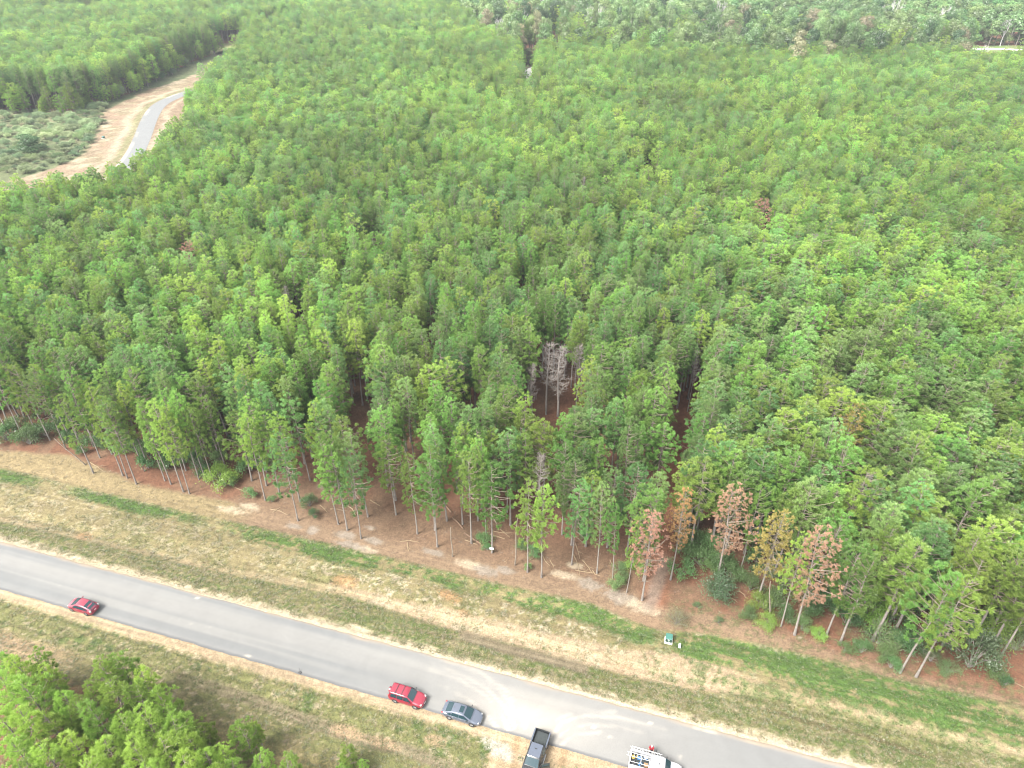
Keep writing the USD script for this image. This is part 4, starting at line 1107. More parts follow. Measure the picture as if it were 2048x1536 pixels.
# --- young pines in the near lower-left corner
YP = [(15, 1330, .9), (48, 1345, 1.0), (75, 1330, .8), (20, 1380, 1.1), (65, 1395, 1.1), (105, 1355, .8), (125, 1385, .7), (215, 1350, 1.1), (250, 1340, 1.0), (290, 1362, 1.0), (235, 1385, 1.1), (280, 1400, 1.1), (330, 1410, 1.0), (160, 1430, .9), (110, 1450, 1.0), (60, 1450, 1.1), (15, 1450, 1.1), (200, 1440, 1.1), (250, 1450, 1.1), (300, 1450, 1.1), (350, 1460, 1.0), (390, 1490, 1.0), (330, 1500, 1.1), (280, 1510, 1.1), (220, 1500, 1.0), (160, 1500, 1.0), (100, 1510, 1.1), (40, 1510, 1.1), (420, 1520, .9), (370, 1540, 1.0), (180, 1550, 1.0), (60, 1560, 1.1), (490, 1470, .8), (512, 1455, .55), (575, 1540, .7), (470, 1545, .8), (300, 1560, 1.0), (120, 1580, 1.0), (240, 1580, 1.0), (450, 1515, .8), (410, 1465, .75), (435, 1555, .9), (520, 1530, .7), (340, 1440, .9), (140, 1405, .9), (180, 1390, .8)]
YROW = {i: (1 if v < 1372 else 2 if v < 1425 else 3 if v < 1475 else 4 if v < 1530 else 5) for i, (u, v, r) in enumerate(YP)}
for i, (u, v, r) in enumerate(YP):
    place_ = sorted(YP[j][0] for j in YROW if YROW[j] == YROW[i]).index(u)
    x, y = px(u, v, 6.5 * r)
    lab, grp = {33: ("smallest young pine standing alone by the dry grass, near side of the road", None), 32: ("young pine beside the smallest lone one, near side of the road", None), 7: ("young pine at the top corner of the near clump, nearest the road", None), 34: ("young pine standing apart at the bottom frame, left of the muddy path", None)}.get(i, (f"{ORD[place_]} bushy young pine from the left, {ORD[YROW[i] - 1]} row of the lower left clump", "young pines at the lower left corner"))
    copy_of(YOUNG[i % 4], "young_pine", lab, "pine tree", (x, y, -0.05), rng.uniform(0, 360), grp, (r * rng.uniform(.9, 1.1),) * 2 + (r,))
for u, v, r, lab in [(700, 1505, .62, "young pine sapling alone beside the muddy path"), (688, 1535, .5, "young pine sapling at the bottom frame beside the muddy path"), (722, 1518, .36, "tiniest pine sapling by the muddy path")]:
    x, y = px(u, v, 3)
    copy_of(YOUNG[0], "young_pine", lab, "pine tree", (x, y, -0.3), 40 * r * 10, None, (r, r, r * .8))

# ------------------------------------------------------------------ grass on the verges
rng = np.random.default_rng(91)


def tuft(seed, n=14, r=0.15, L=0.15, w=0.016):
    g = np.random.default_rng(seed)
    a, q = g.uniform(0, 6.283, n), r * np.sqrt(g.random(n))
    p = np.c_[np.cos(a) * q, np.sin(a) * q, np.zeros(n)]
    d = np.c_[np.cos(a) * 0.9, np.sin(a) * 0.9, g.uniform(0.35, 1.2, n)]
    d /= np.linalg.norm(d, axis=1, keepdims=True)
    sd = np.c_[-np.sin(a), np.cos(a), np.zeros(n)]
    ln = L * g.uniform(0.6, 1.3, (n, 1))
    v = np.stack([p - sd * w, p + sd * w, p + d * ln], 1).reshape(-1, 3)
    return v, np.arange(len(v)).reshape(-1, 3)


n = 230000
gs, gt_ = rng.uniform(-24, 22, n), rng.uniform(-112, 84, n)
X, Y = from_st(gs, gt_)
u, v = pix(X, Y, 0 * X)
k = (u > -40) & (u < 2090) & (v < 1580) & (np.abs(gs) > 4.0)
X, Y = X[k], Y[k]
_, a, b, c = cover(X, Y)
r = rng.random(len(X))
kind = np.where(r < a * 0.75, 0, np.where(r < a * 0.75 + b * 0.33, 1, np.where(r < a * 0.75 + b * 0.42 + c * 0.12, 2, -1)))
k = kind >= 0
X, Y, kind = X[k], Y[k], kind[k]
n = len(X)
sc = rng.uniform(0.5, 1.35, n) ** 1.3
sc[kind == 0] *= 0.7
scatter("verge_grass", [[("blades", tuft(i), M[m], False)] for i, m in ((1, "grass_green"), (2, "grass_olive"), (3, "grass_dry"))], X, Y, height(X, Y), kind, np.stack([sc * 1.2, sc * 1.2, sc * 0.8], 1), rng.uniform(0, 360, n), "short green and dry grass tufts on the verges of the road", "grass")
print("tufts", n)

# ------------------------------------------------------------------ felled wood on the cleared floor
def at(u, v, dz=0.0):
    x, y = px(u, v)
    return np.array([x, y, height(np.array([x]), np.array([y]))[0] + dz])


for k, (pts, r, lab) in enumerate([([(875, 997), (890, 1010), (903, 1025)], 0.13, "upper piece of the broken brown trunk lying on the cleared floor"), ([(905, 1036), (915, 1044), (927, 1058)], 0.14, "middle piece of the broken brown trunk lying on the cleared floor"), ([(929, 1066), (945, 1077), (962, 1088)], 0.14, "lower piece of the broken brown trunk lying on the cleared floor"),
                                   ([(690, 1008), (705, 1018), (712, 1032)], 0.10, "pale fallen trunk beside the pines left of the pale dirt"), ([(1155, 868), (1166, 875)], 0.12, "pale log lying deep in the stand below the dead clump")]):
    obj("fallen_log", MB().tube([at(u, v, r * 0.8) for u, v in pts], r, 7).out(), M["log"] if k < 3 else M["stick"], smooth=True, label=lab, cat="log")
STICKS = [((1150, 1085), (1160, 1118)), ((1145, 1105), (1160, 1152)), ((1165, 1120), (1185, 1148)), ((1185, 1140), (1200, 1152)), ((1085, 1110), (1100, 1132)), ((1100, 1120), (1108, 1135)), ((1060, 1120), (1075, 1106)), ((815, 1085), (818, 1103)), ((800, 1083), (838, 1085)), ((470, 975), (512, 990)), ((540, 1018), (575, 1030)), ((545, 1025), (560, 1015)), ((985, 1062), (1025, 1066)), ((980, 1068), (1010, 1078)), ((1000, 1058), (1020, 1075)), ((1390, 1110), (1370, 1135)), ((1990, 1345), (2048, 1375)), ((2005, 1355), (2020, 1335)), ((1150, 1140), (1190, 1146)), ((1220, 1120), (1235, 1140)), ((640, 1010), (655, 1025)), ((660, 1018), (690, 1022)), ((740, 1000), (760, 1012)), ((1105, 1150), (1125, 1155)), ((930, 1080), (955, 1090)), ((1640, 1275), (1655, 1282)), ((180, 925), (210, 945)), ((1460, 1195), (1475, 1205)), ((1478, 1182), (1492, 1197))]
for (u0, v0), (u1, v1) in STICKS:
    A, B = at(u0, v0, 0.06), at(u1, v1, 0.08)
    m = (A + B) / 2 + rng.normal(size=3) * [0.12, 0.12, 0.02]
    t = MB().tube([A, m, B], [0.055, 0.045, 0.03], 5)
    d = (B - A) * 0.25
    t.tube([m, m + np.array([d[0] - d[1], d[1] + d[0], 0.05]) * 0.8], [0.03, 0.015], 4)
    obj("cut_branch", t.out(), M["stick"], label="pale cut branch lying on the ground by the edge pines", cat="branch", group="cut branches along the forest edge")
n = 4200
P = np.array([px(rng.uniform(150, 1900), rng.uniform(880, 1330)) for _ in range(n)])
cs, ct = st(P[:, 0], P[:, 1])
k = (cs > edge_of(ct) - 0.5) & (cs < edge_of(ct) + 17)
P = P[k]
n = len(P)
chip = MB()
for i in range(3):
    chip.tube([[rng.uniform(-.4, .4), rng.uniform(-.4, .4), 0.03], [rng.uniform(-.6, .6), rng.uniform(-.6, .6), 0.05]], 0.022, 4)
scatter("wood_debris", [[("twigs", chip.out(), M["stick"], False)], [("twigs", chip.out(), M["log"], False)], [("twigs", chip.out(), M["bark"], False)]], P[:, 0], P[:, 1], height(P[:, 0], P[:, 1]), rng.choice(3, n, p=[0.25, 0.4, 0.35]), np.repeat(rng.uniform(0.2, 0.7, (n, 1)), 3, 1), rng.uniform(0, 360, n), "chips, twigs and bits of branch strewn over the brown forest floor", "wood debris")

# ------------------------------------------------------------------ utility boxes, board, litter
V = dict(green_box=plain("green_enamel", (0.02, 0.075, 0.058), 0.5, noise=0.12), green_dark=plain("dark_green_enamel", (0.005, 0.022, 0.015), 0.5), pad=plain("concrete_pad", (0.36, 0.34, 0.29), 0.9, noise=0.1), label=plain("white_sticker", (0.4, 0.4, 0.385), 0.5), pale_green=plain("pale_green_plastic", (0.25, 0.33, 0.25), 0.5, noise=0.06),
         glass=plain("car_glass", (0.008, 0.02, 0.024), 0.08, spec=0.35), tyre=plain("tyre_rubber", (0.009, 0.009, 0.009), 0.85), rim=plain("alloy_rim", (0.16, 0.16, 0.16), 0.45, metal=0.3), black=plain("black_trim", (0.015, 0.015, 0.016), 0.5), lamp=plain("clear_lamp", (0.17, 0.17, 0.165), 0.25), tail=plain("red_lamp", (0.14, 0.006, 0.008), 0.3, coat=0.8),
         red=plain("red_paint", (0.115, 0.003, 0.012), 0.35, coat=0.5), red2=plain("crimson_paint", (0.105, 0.0025, 0.013), 0.35, coat=0.5), silver=plain("blue_grey_paint", (0.045, 0.053, 0.07), 0.33, metal=0.2, coat=0.6), dark=plain("charcoal_paint", (0.006, 0.0065, 0.007), 0.3, coat=0.25), white=plain("white_paint", (0.22, 0.22, 0.225), 0.4, coat=0.2), chrome=plain("chrome", (0.28, 0.28, 0.28), 0.25, metal=0.8), liner=plain("bed_liner", (0.012, 0.016, 0.016), 0.8, noise=0.3, nscale=20.0), alu=plain("ladder_aluminium", (0.26, 0.26, 0.255), 0.5), blue=plain("blue_tarp", (0.03, 0.10, 0.22), 0.6, noise=0.2), tan_=plain("tan_carton", (0.17, 0.1, 0.05), 0.8), purple=plain("purple_decal", (0.05, 0.02, 0.13), 0.4), yellow=plain("yellow_plastic", (0.26, 0.18, 0.03), 0.5), seat=plain("grey_seat", (0.09, 0.085, 0.08), 0.8),
         shirt=plain("red_shirt", (0.16, 0.006, 0.012), 0.8, noise=0.15), skin=plain("skin", (0.2, 0.115, 0.08), 0.6), jeans=plain("dark_trousers", (0.02, 0.022, 0.03), 0.85), cap=plain("white_cap", (0.3, 0.28, 0.265), 0.8), hair=plain("brown_hair", (0.06, 0.04, 0.03), 0.7))


def rbox(c, size, bev=0.03):
    """A box with bevelled edges."""
    sx, sy, sz = [q / 2 for q in size]
    b = min(bev, sx * .9, sy * .9, sz * .9)
    pts = [(i * (sx - (b if a != 0 else 0)), j * (sy - (b if a != 1 else 0)), k * (sz - (b if a != 2 else 0))) for i in (-1, 1) for j in (-1, 1) for k in (-1, 1) for a in (0, 1, 2)]
    h = m3.Manifold.hull_points([tuple(p) for p in pts]).translate(tuple(map(float, c)))
    return meshkit.arrays(h)[:2]


def transformer(u, v, label):
    p = at(u, v)
    t = thing("utility_box", label, "utility box", p, -16.3)
    obj("concrete_pad", rbox((0, 0, 0.07), (1.05, 1.05, 0.2), 0.02), V["pad"], t)
    obj("cabinet", rbox((0, 0.06, 0.50), (0.84, 0.80, 0.66), 0.03), V["green_box"], t)
    lid = m3.Manifold.hull_points([(-.45, -.40, .835), (.45, -.40, .835), (.45, .50, .835), (-.45, .50, .835), (-.43, -.34, .90), (.43, -.34, .90), (.43, .48, .93), (-.43, .48, .93)])
    obj("lid", meshkit.arrays(lid)[:2], V["green_box"], t)
    obj("door", rbox((0, -0.352, 0.49), (0.78, 0.03, 0.58), 0.008), V["green_dark"], t)
    obj("sticker", rbox((0.0, -0.371, 0.66), (0.24, 0.01, 0.11), 0.002), V["label"], t)
    obj("sticker", rbox((0.02, -0.371, 0.44), (0.14, 0.01, 0.08), 0.002), V["pale_green"], t)
    obj("latch", rbox((0.28, -0.375, 0.5), (0.04, 0.02, 0.12), 0.005), V["black"], t)


transformer(1337, 1281, "green utility box on a white concrete pad in the grass verge")
transformer(207, 277, "small far utility box on the sandy dirt beside the far road")
p = at(1359, 1293)
t = thing("cable_pedestal", "pale green cable pedestal in the grass beside the green utility box", "cable pedestal", p, -16.3)
obj("base", rbox((0, 0, 0.12), (0.34, 0.44, 0.24), 0.04), V["pale_green"], t)
cover_ = m3.Manifold.hull_points([(-.155, -.21, .245), (.155, -.21, .245), (.155, .21, .245), (-.155, .21, .245), (-.13, -.16, .46), (.13, -.16, .46), (.13, .19, .52), (-.13, .19, .52)])
obj("cap", meshkit.arrays(cover_)[:2], V["pale_green"], t)
obj("hasp", rbox((0, -0.2, 0.3), (0.06, 0.03, 0.06), 0.01), V["black"], t)
x, y = px(984, 1105)
t = thing("notice_board", "white notice board fixed to a pine trunk in the cleared edge", "sign", (x, y, 1.15), -8)
obj("board", rbox((0, -0.30, 0.0), (0.62, 0.02, 0.42), 0.006), V["label"], t)
obj("bracket", rbox((0, -0.25, 0.0), (0.12, 0.06, 0.34), 0.01), V["black"], t)
sc_ = trimesh.creation.torus(0.17, 0.055, 14, 7)
p = at(600, 1346)
sc_.apply_scale([1, 0.8, 0.7])
sc_.apply_translation([p[0], p[1], 0.10])
k_ = MB().mesh(sc_).tube([[p[0], p[1] + 0.1, 0.12], [p[0] - 0.05, p[1] + 0.3, 0.3], [p[0] - 0.1, p[1] + 0.35, 0.5]], 0.025, 5)
obj("rubber_scrap", k_.out(), V["black"], smooth=True, label="small black curl of rubber at the near edge of the road", cat="scrap")

# ------------------------------------------------------------------ cars
def skin(rings):
    """Closed surface through rings of equal length."""
    n = len(rings[0])
    v = np.vstack(rings)
    f = []
    for i in range(len(rings) - 1):
        for j in range(n):
            a, b, c, d = i * n + j, i * n + (j + 1) % n, (i + 1) * n + (j + 1) % n, (i + 1) * n + j
            f += [[a, b, c], [a, c, d]]
    v = np.vstack([v, rings[0].mean(0), rings[-1].mean(0)])
    A, B = len(v) - 2, len(v) - 1
    for j in range(n):
        f += [[A, (j + 1) % n, j], [B, (len(rings) - 1) * n + j, (len(rings) - 1) * n + (j + 1) % n]]
    m = trimesh.Trimesh(v, f, process=False)
    if m.volume < 0:
        m.invert()
    return m


def ring(x, half):
    """half: (y, z) from the bottom centre up to the top centre; mirrored."""
    h = np.array(half)
    p = np.vstack([h, h[-2:0:-1] * [-1, 1]])
    return np.c_[np.full(len(p), x), p]


def manifold(t):
    return m3.Manifold(m3.Mesh(np.asarray(t.vertices, np.float32), np.asarray(t.faces, np.uint32)))


def body_loft(st_):
    R = []
    for x, w, zb, zt in st_:
        R.append(ring(x, [(0, zb), (w * .8, zb), (w * .96, zb + .08), (w, zb + .26), (w * .995, zt - .16), (w * .95, zt - .04), (w * .72, zt + .012), (0, zt + .03)]))
    return manifold(skin(R))


def cabin_loft(st_):
    R = []
    for x, wb, wr, zb, zr in st_:
        R.append(ring(x, [(0, zb - .1), (wb, zb - .1), (wb, zb), (wr + .05, zr - .11), (wr, zr - .045), (wr * .9, zr - .008), (wr * .5, zr + .018), (0, zr + .025)]))
    return manifold(skin(R))


def sheet4(a, b, c, d, t=0.012, nx=1, crown=0.0):
    """A thin pane with corners a b c d; crown bulges its middle along its normal."""
    a, b, c, d = (np.array(q, float) for q in (a, b, c, d))
    n = np.cross(b - a, d - a)
    n /= np.linalg.norm(n)
    k = 5
    top = []
    for j in (0, 1):
        for i in range(k):
            u = i / (k - 1)
            p = (a + (b - a) * u) * (1 - j) + (d + (c - d) * u) * j
            top.append(p + n * (t + crown * 4 * u * (1 - u)))
    top = np.array(top)
    v = np.vstack([top, top - n * t * 1.6])
    f = []
    for i in range(k - 1):
        f += [[i, i + 1, k + i + 1], [i, k + i + 1, k + i], [2 * k + i, 3 * k + i + 1, 2 * k + i + 1], [2 * k + i, 3 * k + i, 3 * k + i + 1]]
        f += [[i, 2 * k + i + 1, i + 1], [i, 2 * k + i, 2 * k + i + 1], [k + i, k + i + 1, 3 * k + i + 1], [k + i, 3 * k + i + 1, 3 * k + i]]
    f += [[0, k, 3 * k], [0, 3 * k, 2 * k], [k - 1, 3 * k - 1, 4 * k - 1], [k - 1, 4 * k - 1, 2 * k - 1]]
    return v, f


def wheel(t, x, y, r, w, side):
    e = f"{t}"
    m = trimesh.creation.annulus(r * 0.64, r, w, sections=20)
    m.apply_transform(trimesh.transformations.rotation_matrix(math.pi / 2, [1, 0, 0]))
    m.apply_translation([x, y - side * w / 2, r])
    wh = obj("wheel", m, V["tyre"], e)
    hub = MB()
    d = trimesh.creation.cylinder(r * 0.64, 0.05, sections=20)
    d.apply_transform(trimesh.transformations.rotation_matrix(math.pi / 2, [1, 0, 0]))
    d.apply_translation([x, y - side * 0.07, r])
    obj("rim", d, V["rim"], str(wh.GetPath()))
    sp = MB()
    for k in range(5):
        a = k * 2 * math.pi / 5
        sp.box((x + math.cos(a) * r * .33, y - side * 0.035, r + math.sin(a) * r * .33), (r * .6, 0.03, r * .14), M=trimesh.transformations.rotation_matrix(-a, [0, 1, 0]))
    obj("spokes", sp.out(), V["chrome"], str(wh.GetPath()))


def wells(b, xs, W, r):
    for x in xs:
        for s_ in (-1, 1):
            c = m3.Manifold.cylinder(0.5, r * 1.13, r * 1.13, 28).rotate([90, 0, 0]).translate([x, s_ * (W / 2) + 0.25, r])
            b = b - c
    return b


def mirror(t, x, y, z, side, paint):
    obj("wing_mirror", rbox((x, y + side * 0.14, z), (0.10, 0.22, 0.14), 0.03), paint, t)


def ground_pose(near_rear, near_front, W, z=0.12):
    a, b = px(*near_rear, z), px(*near_front, z)
    d = (b - a) / np.linalg.norm(b - a)
    n = np.array([-d[1], d[0]])
    if n[1] < 0:
        n = -n
    c = (a + b) / 2 + n * W / 2
    return c, d


# red estate-type car with roof bars
W = 1.82
c, d = ground_pose((789, 1405), (830, 1418), W)
t = thing("parked_car", "red four-wheel-drive car with roof bars parked on the near edge of the road", "car", (c[0], c[1], 0.03), math.degrees(math.atan2(d[1], d[0])), None)
b = body_loft([(-2.2, .70, .45, .86), (-2.14, .84, .32, .98), (-1.9, .905, .26, 1.02), (-.6, .91, .24, 1.02), (.6, .91, .24, 1.02), (.95, .905, .24, 1.03), (1.6, .88, .26, .97), (2.0, .80, .3, .88), (2.2, .62, .36, .74), (2.27, .45, .42, .62)])
cb = cabin_loft([(-2.13, .80, .66, 1.0, 1.08), (-1.98, .85, .66, 1.0, 1.60), (-1.6, .87, .68, 1.0, 1.68), (-.2, .88, .69, 1.0, 1.70), (.28, .88, .67, 1.0, 1.66), (1.05, .86, .72, 1.0, 1.06)])
b = wells(b + cb, (-1.3, 1.33), W, .345)
obj("body", b, V["red"], t, smooth=35)
obj("windscreen", sheet4((1.0, -.70, 1.10), (1.0, .70, 1.10), (.33, .62, 1.655), (.33, -.62, 1.655), crown=.02), V["glass"], t)
obj("rear_window", sheet4((-2.13, .64, 1.14), (-2.13, -.64, 1.14), (-2.0, -.6, 1.56), (-2.0, .6, 1.56), crown=.02), V["glass"], t)
for s_ in (-1, 1):
    for x0, x1, x2, x3 in ((.80, -.12, -.12, .36), (-.2, -1.0, -1.0, -.2), (-1.08, -1.85, -1.75, -1.08)):
        q = [(x0, s_ * .885, 1.06), (x1, s_ * .885, 1.06), (x2, s_ * .745, 1.56), (x3, s_ * .745, 1.56)]
        obj("side_window", sheet4(*(q if s_ > 0 else q[::-1])), V["glass"], t)
    mirror(t, .72, s_ * .9, 1.12, s_, V["black"])
    obj("headlamp", rbox((2.0, s_ * .64, .80), (.34, .28, .16), .06), V["lamp"], t)
    obj("tail_lamp", rbox((-2.12, s_ * .78, 1.02), (.16, .14, .34), .04), V["tail"], t)
    obj("roof_rail", MB().tube([(-1.85, s_ * .62, 1.69), (-1.7, s_ * .62, 1.76), (.0, s_ * .62, 1.77), (.2, s_ * .62, 1.70)], .022, 6).out(), V["black"], t)
    for x in (.05, -.95):
        obj("door_handle", rbox((x, s_ * .915, .94), (.16, .03, .03), .01), V["red2"], t)
for x in (-1.25, -.45):
    obj("roof_bar", rbox((x, 0, 1.765), (.06, 1.3, .035), .012), V["black"], t)
obj("grille", rbox((2.2, 0, .66), (.12, .8, .14), .03), V["black"], t)
sp = trimesh.creation.cylinder(.34, .2, sections=24)
sp.apply_transform(trimesh.transformations.rotation_matrix(math.pi / 2, [0, 1, 0]))
sp.apply_translation([-2.28, .1, .86])
obj("spare_wheel_cover", sp, V["red2"], t)
obj("number_plate", rbox((2.27, 0, .5), (.02, .34, .12), .004), V["label"], t)
for x in (-1.3, 1.33):
    for s_ in (-1, 1):
        wheel(t, x, s_ * .915, .345, .23, s_)


def saloon(t, paint, liftback=False, roof_glass=False):
    L = 1.0 if not liftback else 0.93
    b = body_loft([(-2.42 * L, .62, .42, .78), (-2.3 * L, .80, .30, .92), (-1.9 * L, .90, .22, .98), (-.6, .92, .2, .95), (.7, .92, .2, .95), (1.1, .91, .2, .94), (1.7 * L, .88, .22, .84), (2.15 * L, .78, .26, .74), (2.36 * L, .58, .32, .62), (2.42 * L, .40, .36, .54)])
    if liftback:
        cb = cabin_loft([(-2.2, .78, .62, .88, 1.02), (-1.5, .82, .63, .88, 1.28), (-.75, .86, .64, .88, 1.45), (.1, .87, .63, .88, 1.47), (.45, .87, .61, .88, 1.38), (1.55, .84, .72, .88, .93)])
    else:
        cb = cabin_loft([(-2.05, .82, .70, .9, 1.0), (-1.15, .86, .63, .9, 1.38), (-.5, .87, .64, .9, 1.455), (.1, .87, .64, .9, 1.45), (.35, .87, .62, .9, 1.40), (1.3, .85, .74, .9, .96)])
    b = wells(b + cb, (-1.38 * L, 1.42 * L), 1.85, .335)
    obj("body", b, paint, t, smooth=35)
    if liftback:
        obj("windscreen", sheet4((1.42, -.68, 1.0), (1.42, .68, 1.0), (.52, .57, 1.375), (.52, -.57, 1.375), crown=.02), V["glass"], t)
        obj("rear_window", sheet4((-1.98, .56, 1.115), (-1.98, -.56, 1.115), (-.98, -.56, 1.425), (-.98, .56, 1.425), crown=.02), V["glass"], t)
        obj("tailgate_window", sheet4((-2.225, .58, .99), (-2.225, -.58, .99), (-2.06, -.56, 1.09), (-2.06, .56, 1.09)), V["glass"], t)
    else:
        obj("windscreen", sheet4((1.22, -.70, 1.01), (1.22, .70, 1.01), (.40, .58, 1.395), (.40, -.58, 1.395), crown=.02), V["glass"], t)
        obj("rear_window", sheet4((-1.93, .62, 1.06), (-1.93, -.62, 1.06), (-1.2, -.56, 1.365), (-1.2, .56, 1.365), crown=.02), V["glass"], t)
    if roof_glass:
        obj("sunroof", rbox((-.05, 0, 1.475), (.5, .8, .02), .008), V["glass"], t)
        obj("aerial_fin", rbox((-1.0, 0, 1.44), (.2, .05, .09), .02), V["black"], t)
    for s_ in (-1, 1):
        for x0, x1, x2, x3, zt in ((1.02, -.15, -.15, .42, 1.31), (-.22, -1.15, -1.0, -.22, 1.31), (-1.22, -1.75, -1.3, -1.1, 1.2)):
            y1 = .725 if zt > 1.3 else .76
            q = [(x0, s_ * .873, .97), (x1, s_ * .873, .97), (x2, s_ * y1, zt), (x3, s_ * y1, zt)]
            obj("side_window", sheet4(*(q if s_ > 0 else q[::-1])), V["glass"], t)
        mirror(t, .85, s_ * .9, 1.02, s_, V["black"] if not liftback else paint)
        obj("headlamp", rbox((2.1 * L, s_ * .62, .67), (.36, .26, .12), .05), V["lamp"], t)
        obj("tail_lamp", rbox((-2.3 * L, s_ * .72, .86), (.22, .22, .16 if not liftback else .3), .05), V["lamp"] if liftback else V["tail"], t)
        for x in (.1, -.95):
            obj("door_handle", rbox((x, s_ * .925, .84), (.18, .03, .03), .01), V["chrome"], t)
        for x in (-1.38 * L, 1.42 * L):
            wheel(t, x, s_ * .925, .335, .22, s_)
    obj("grille", rbox((2.36 * L, 0, .5), (.14, .9, .16), .03), V["chrome" if not liftback else "black"], t)
    obj("number_plate", rbox((-2.40 * L, 0, .72), (.05, .34, .15), .01), V["label"], t)
    obj("rear_bumper", rbox((-2.36 * L, 0, .42), (.16, 1.3, .16), .05), paint, t)


c, d = ground_pose((898, 1439), (942, 1453), 1.85)
t = thing("parked_car", "blue-grey saloon car with a dark sunroof, ahead of the red one", "car", (c[0], c[1], 0.04), math.degrees(math.atan2(d[1], d[0])), None)
saloon(t, V["silver"], False, True)
c, d = ground_pose((175, 1232), (142, 1222), 1.78)
t = thing("parked_car", "crimson hatchback parked alone on the left, facing left", "car", (c[0], c[1], 0.03), math.degrees(math.atan2(d[1], d[0])), None, (0.93, 0.95, 1.02))
saloon(t, V["red2"], True)

# ------------------------------------------------------------------ black pickup with its door open
a_, b_ = px(1086.5, 1459.5, 1.25), px(1064.8, 1518, 1.9)
r_, f_ = px(1075.8, 1486, 1.9), px(1065.0, 1518, 1.9)
d = (f_ - r_) / np.linalg.norm(f_ - r_)
org = a_ + d * 2.9
t = thing("pickup_truck", "black pickup truck with an empty bed and its driver's door open, backed onto the road", "pickup truck", (org[0], org[1], 0.0), math.degrees(math.atan2(d[1], d[0])))
b = body_loft([(-2.9, .88, .55, 1.22), (-2.82, .96, .5, 1.27), (-1.0, .985, .42, 1.28), (-.9, .985, .42, 1.22), (1.2, .985, .4, 1.18), (1.45, .98, .4, 1.17), (2.3, .95, .4, 1.12), (2.75, .88, .42, 1.02), (2.9, .74, .46, .9)])
b = wells(b, (-1.78, 1.85), 1.97, .4)
b = b - m3.Manifold.cube([1.86, 1.56, 1.0], True).translate([-1.88, 0, 1.33])
cb = cabin_loft([(-.92, .86, .70, 1.15, 1.80), (-.8, .92, .74, 1.15, 1.88), (-.2, .94, .75, 1.15, 1.92), (.62, .94, .74, 1.15, 1.90), (.78, .94, .72, 1.15, 1.85), (1.55, .92, .80, 1.15, 1.22)])
obj("body", b + cb, V["dark"], t, smooth=35)
obj("roof_panel", sheet4((.70, .66, 1.905), (-.80, .66, 1.905), (-.80, -.66, 1.905), (.70, -.66, 1.905), t=.02, crown=.018), V["silver"], t)
obj("bed_liner", rbox((-1.88, 0, .855), (1.84, 1.54, .05), .01), V["liner"], t)
for k in range(7):
    obj("liner_rib", rbox((-1.88, -.66 + .22 * k, .885), (1.8, .05, .02), .006), V["liner"], t)
obj("tailgate", rbox((-2.83, 0, 1.02), (.06, 1.52, .46), .02), V["dark"], t)
for s_ in (-1, 1):
    obj("bed_rail", rbox((-1.88, s_ * .88, 1.30), (1.9, .15, .045), .015), V["silver"], t)
    obj("tail_lamp", rbox((-2.86, s_ * .87, 1.05), (.1, .14, .34), .03), V["tail"], t)
    obj("headlamp", rbox((2.72, s_ * .72, .92), (.3, .3, .2), .06), V["lamp"], t)
    obj("running_board", rbox((.2, s_ * 1.0, .42), (1.9, .16, .05), .02), V["chrome"], t)
    mirror(t, 1.0, s_ * 1.0, 1.32, s_, V["black"])
    q = [(-.02, s_ * .945, 1.22), (-.72, s_ * .945, 1.22), (-.66, s_ * .80, 1.76), (-.02, s_ * .80, 1.76)]
    obj("side_window", sheet4(*(q if s_ > 0 else q[::-1])), V["glass"], t)
    for x in (-1.78, 1.85):
        wheel(t, x, s_ * .98, .4, .27, s_)
obj("windscreen", sheet4((1.50, -.78, 1.27), (1.50, .78, 1.27), (.86, .68, 1.82), (.86, -.68, 1.82), crown=.02), V["glass"], t)
q = [(-.925, .64, 1.3), (-.925, -.64, 1.3), (-.895, -.6, 1.74), (-.895, .6, 1.74)]
obj("rear_window", sheet4(*q), V["glass"], t)
q = [(1.1, -.945, 1.22), (.06, -.945, 1.22), (.06, -.80, 1.76), (.70, -.80, 1.76)]
obj("side_window", sheet4(*q[::-1]), V["glass"], t)
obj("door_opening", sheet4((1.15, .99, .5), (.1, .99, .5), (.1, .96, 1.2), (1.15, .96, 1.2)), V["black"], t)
obj("seat", rbox((.45, .80, 1.02), (.5, .34, .5), .08), V["seat"], t)
ca, sa = math.cos(math.radians(62)), math.sin(math.radians(62))
hx_, hy_ = 1.18, 1.0
door = MB()


def on_door(u, w, z):
    return (hx_ - u * ca - w * sa, hy_ + u * sa - w * ca, z)


R_ = trimesh.transformations.rotation_matrix(math.atan2(sa, -ca), [0, 0, 1])
dr = obj("door", MB().box(on_door(.52, 0, .8), (1.04, .09, .74), M=R_).box(on_door(.06, 0, 1.42), (.06, .06, .5), M=R_).box(on_door(.99, 0, 1.42), (.06, .06, .5), M=R_).box(on_door(.52, 0, 1.68), (.99, .06, .06), M=R_).out(), V["dark"], t, label="open driver's door")
obj("door_window", MB().box(on_door(.52, 0, 1.41), (.86, .015, .46), M=R_).out(), V["glass"], str(dr.GetPath()))
obj("door_trim", MB().box(on_door(.52, .055, .86), (.8, .03, .3), M=R_).out(), V["seat"], str(dr.GetPath()))

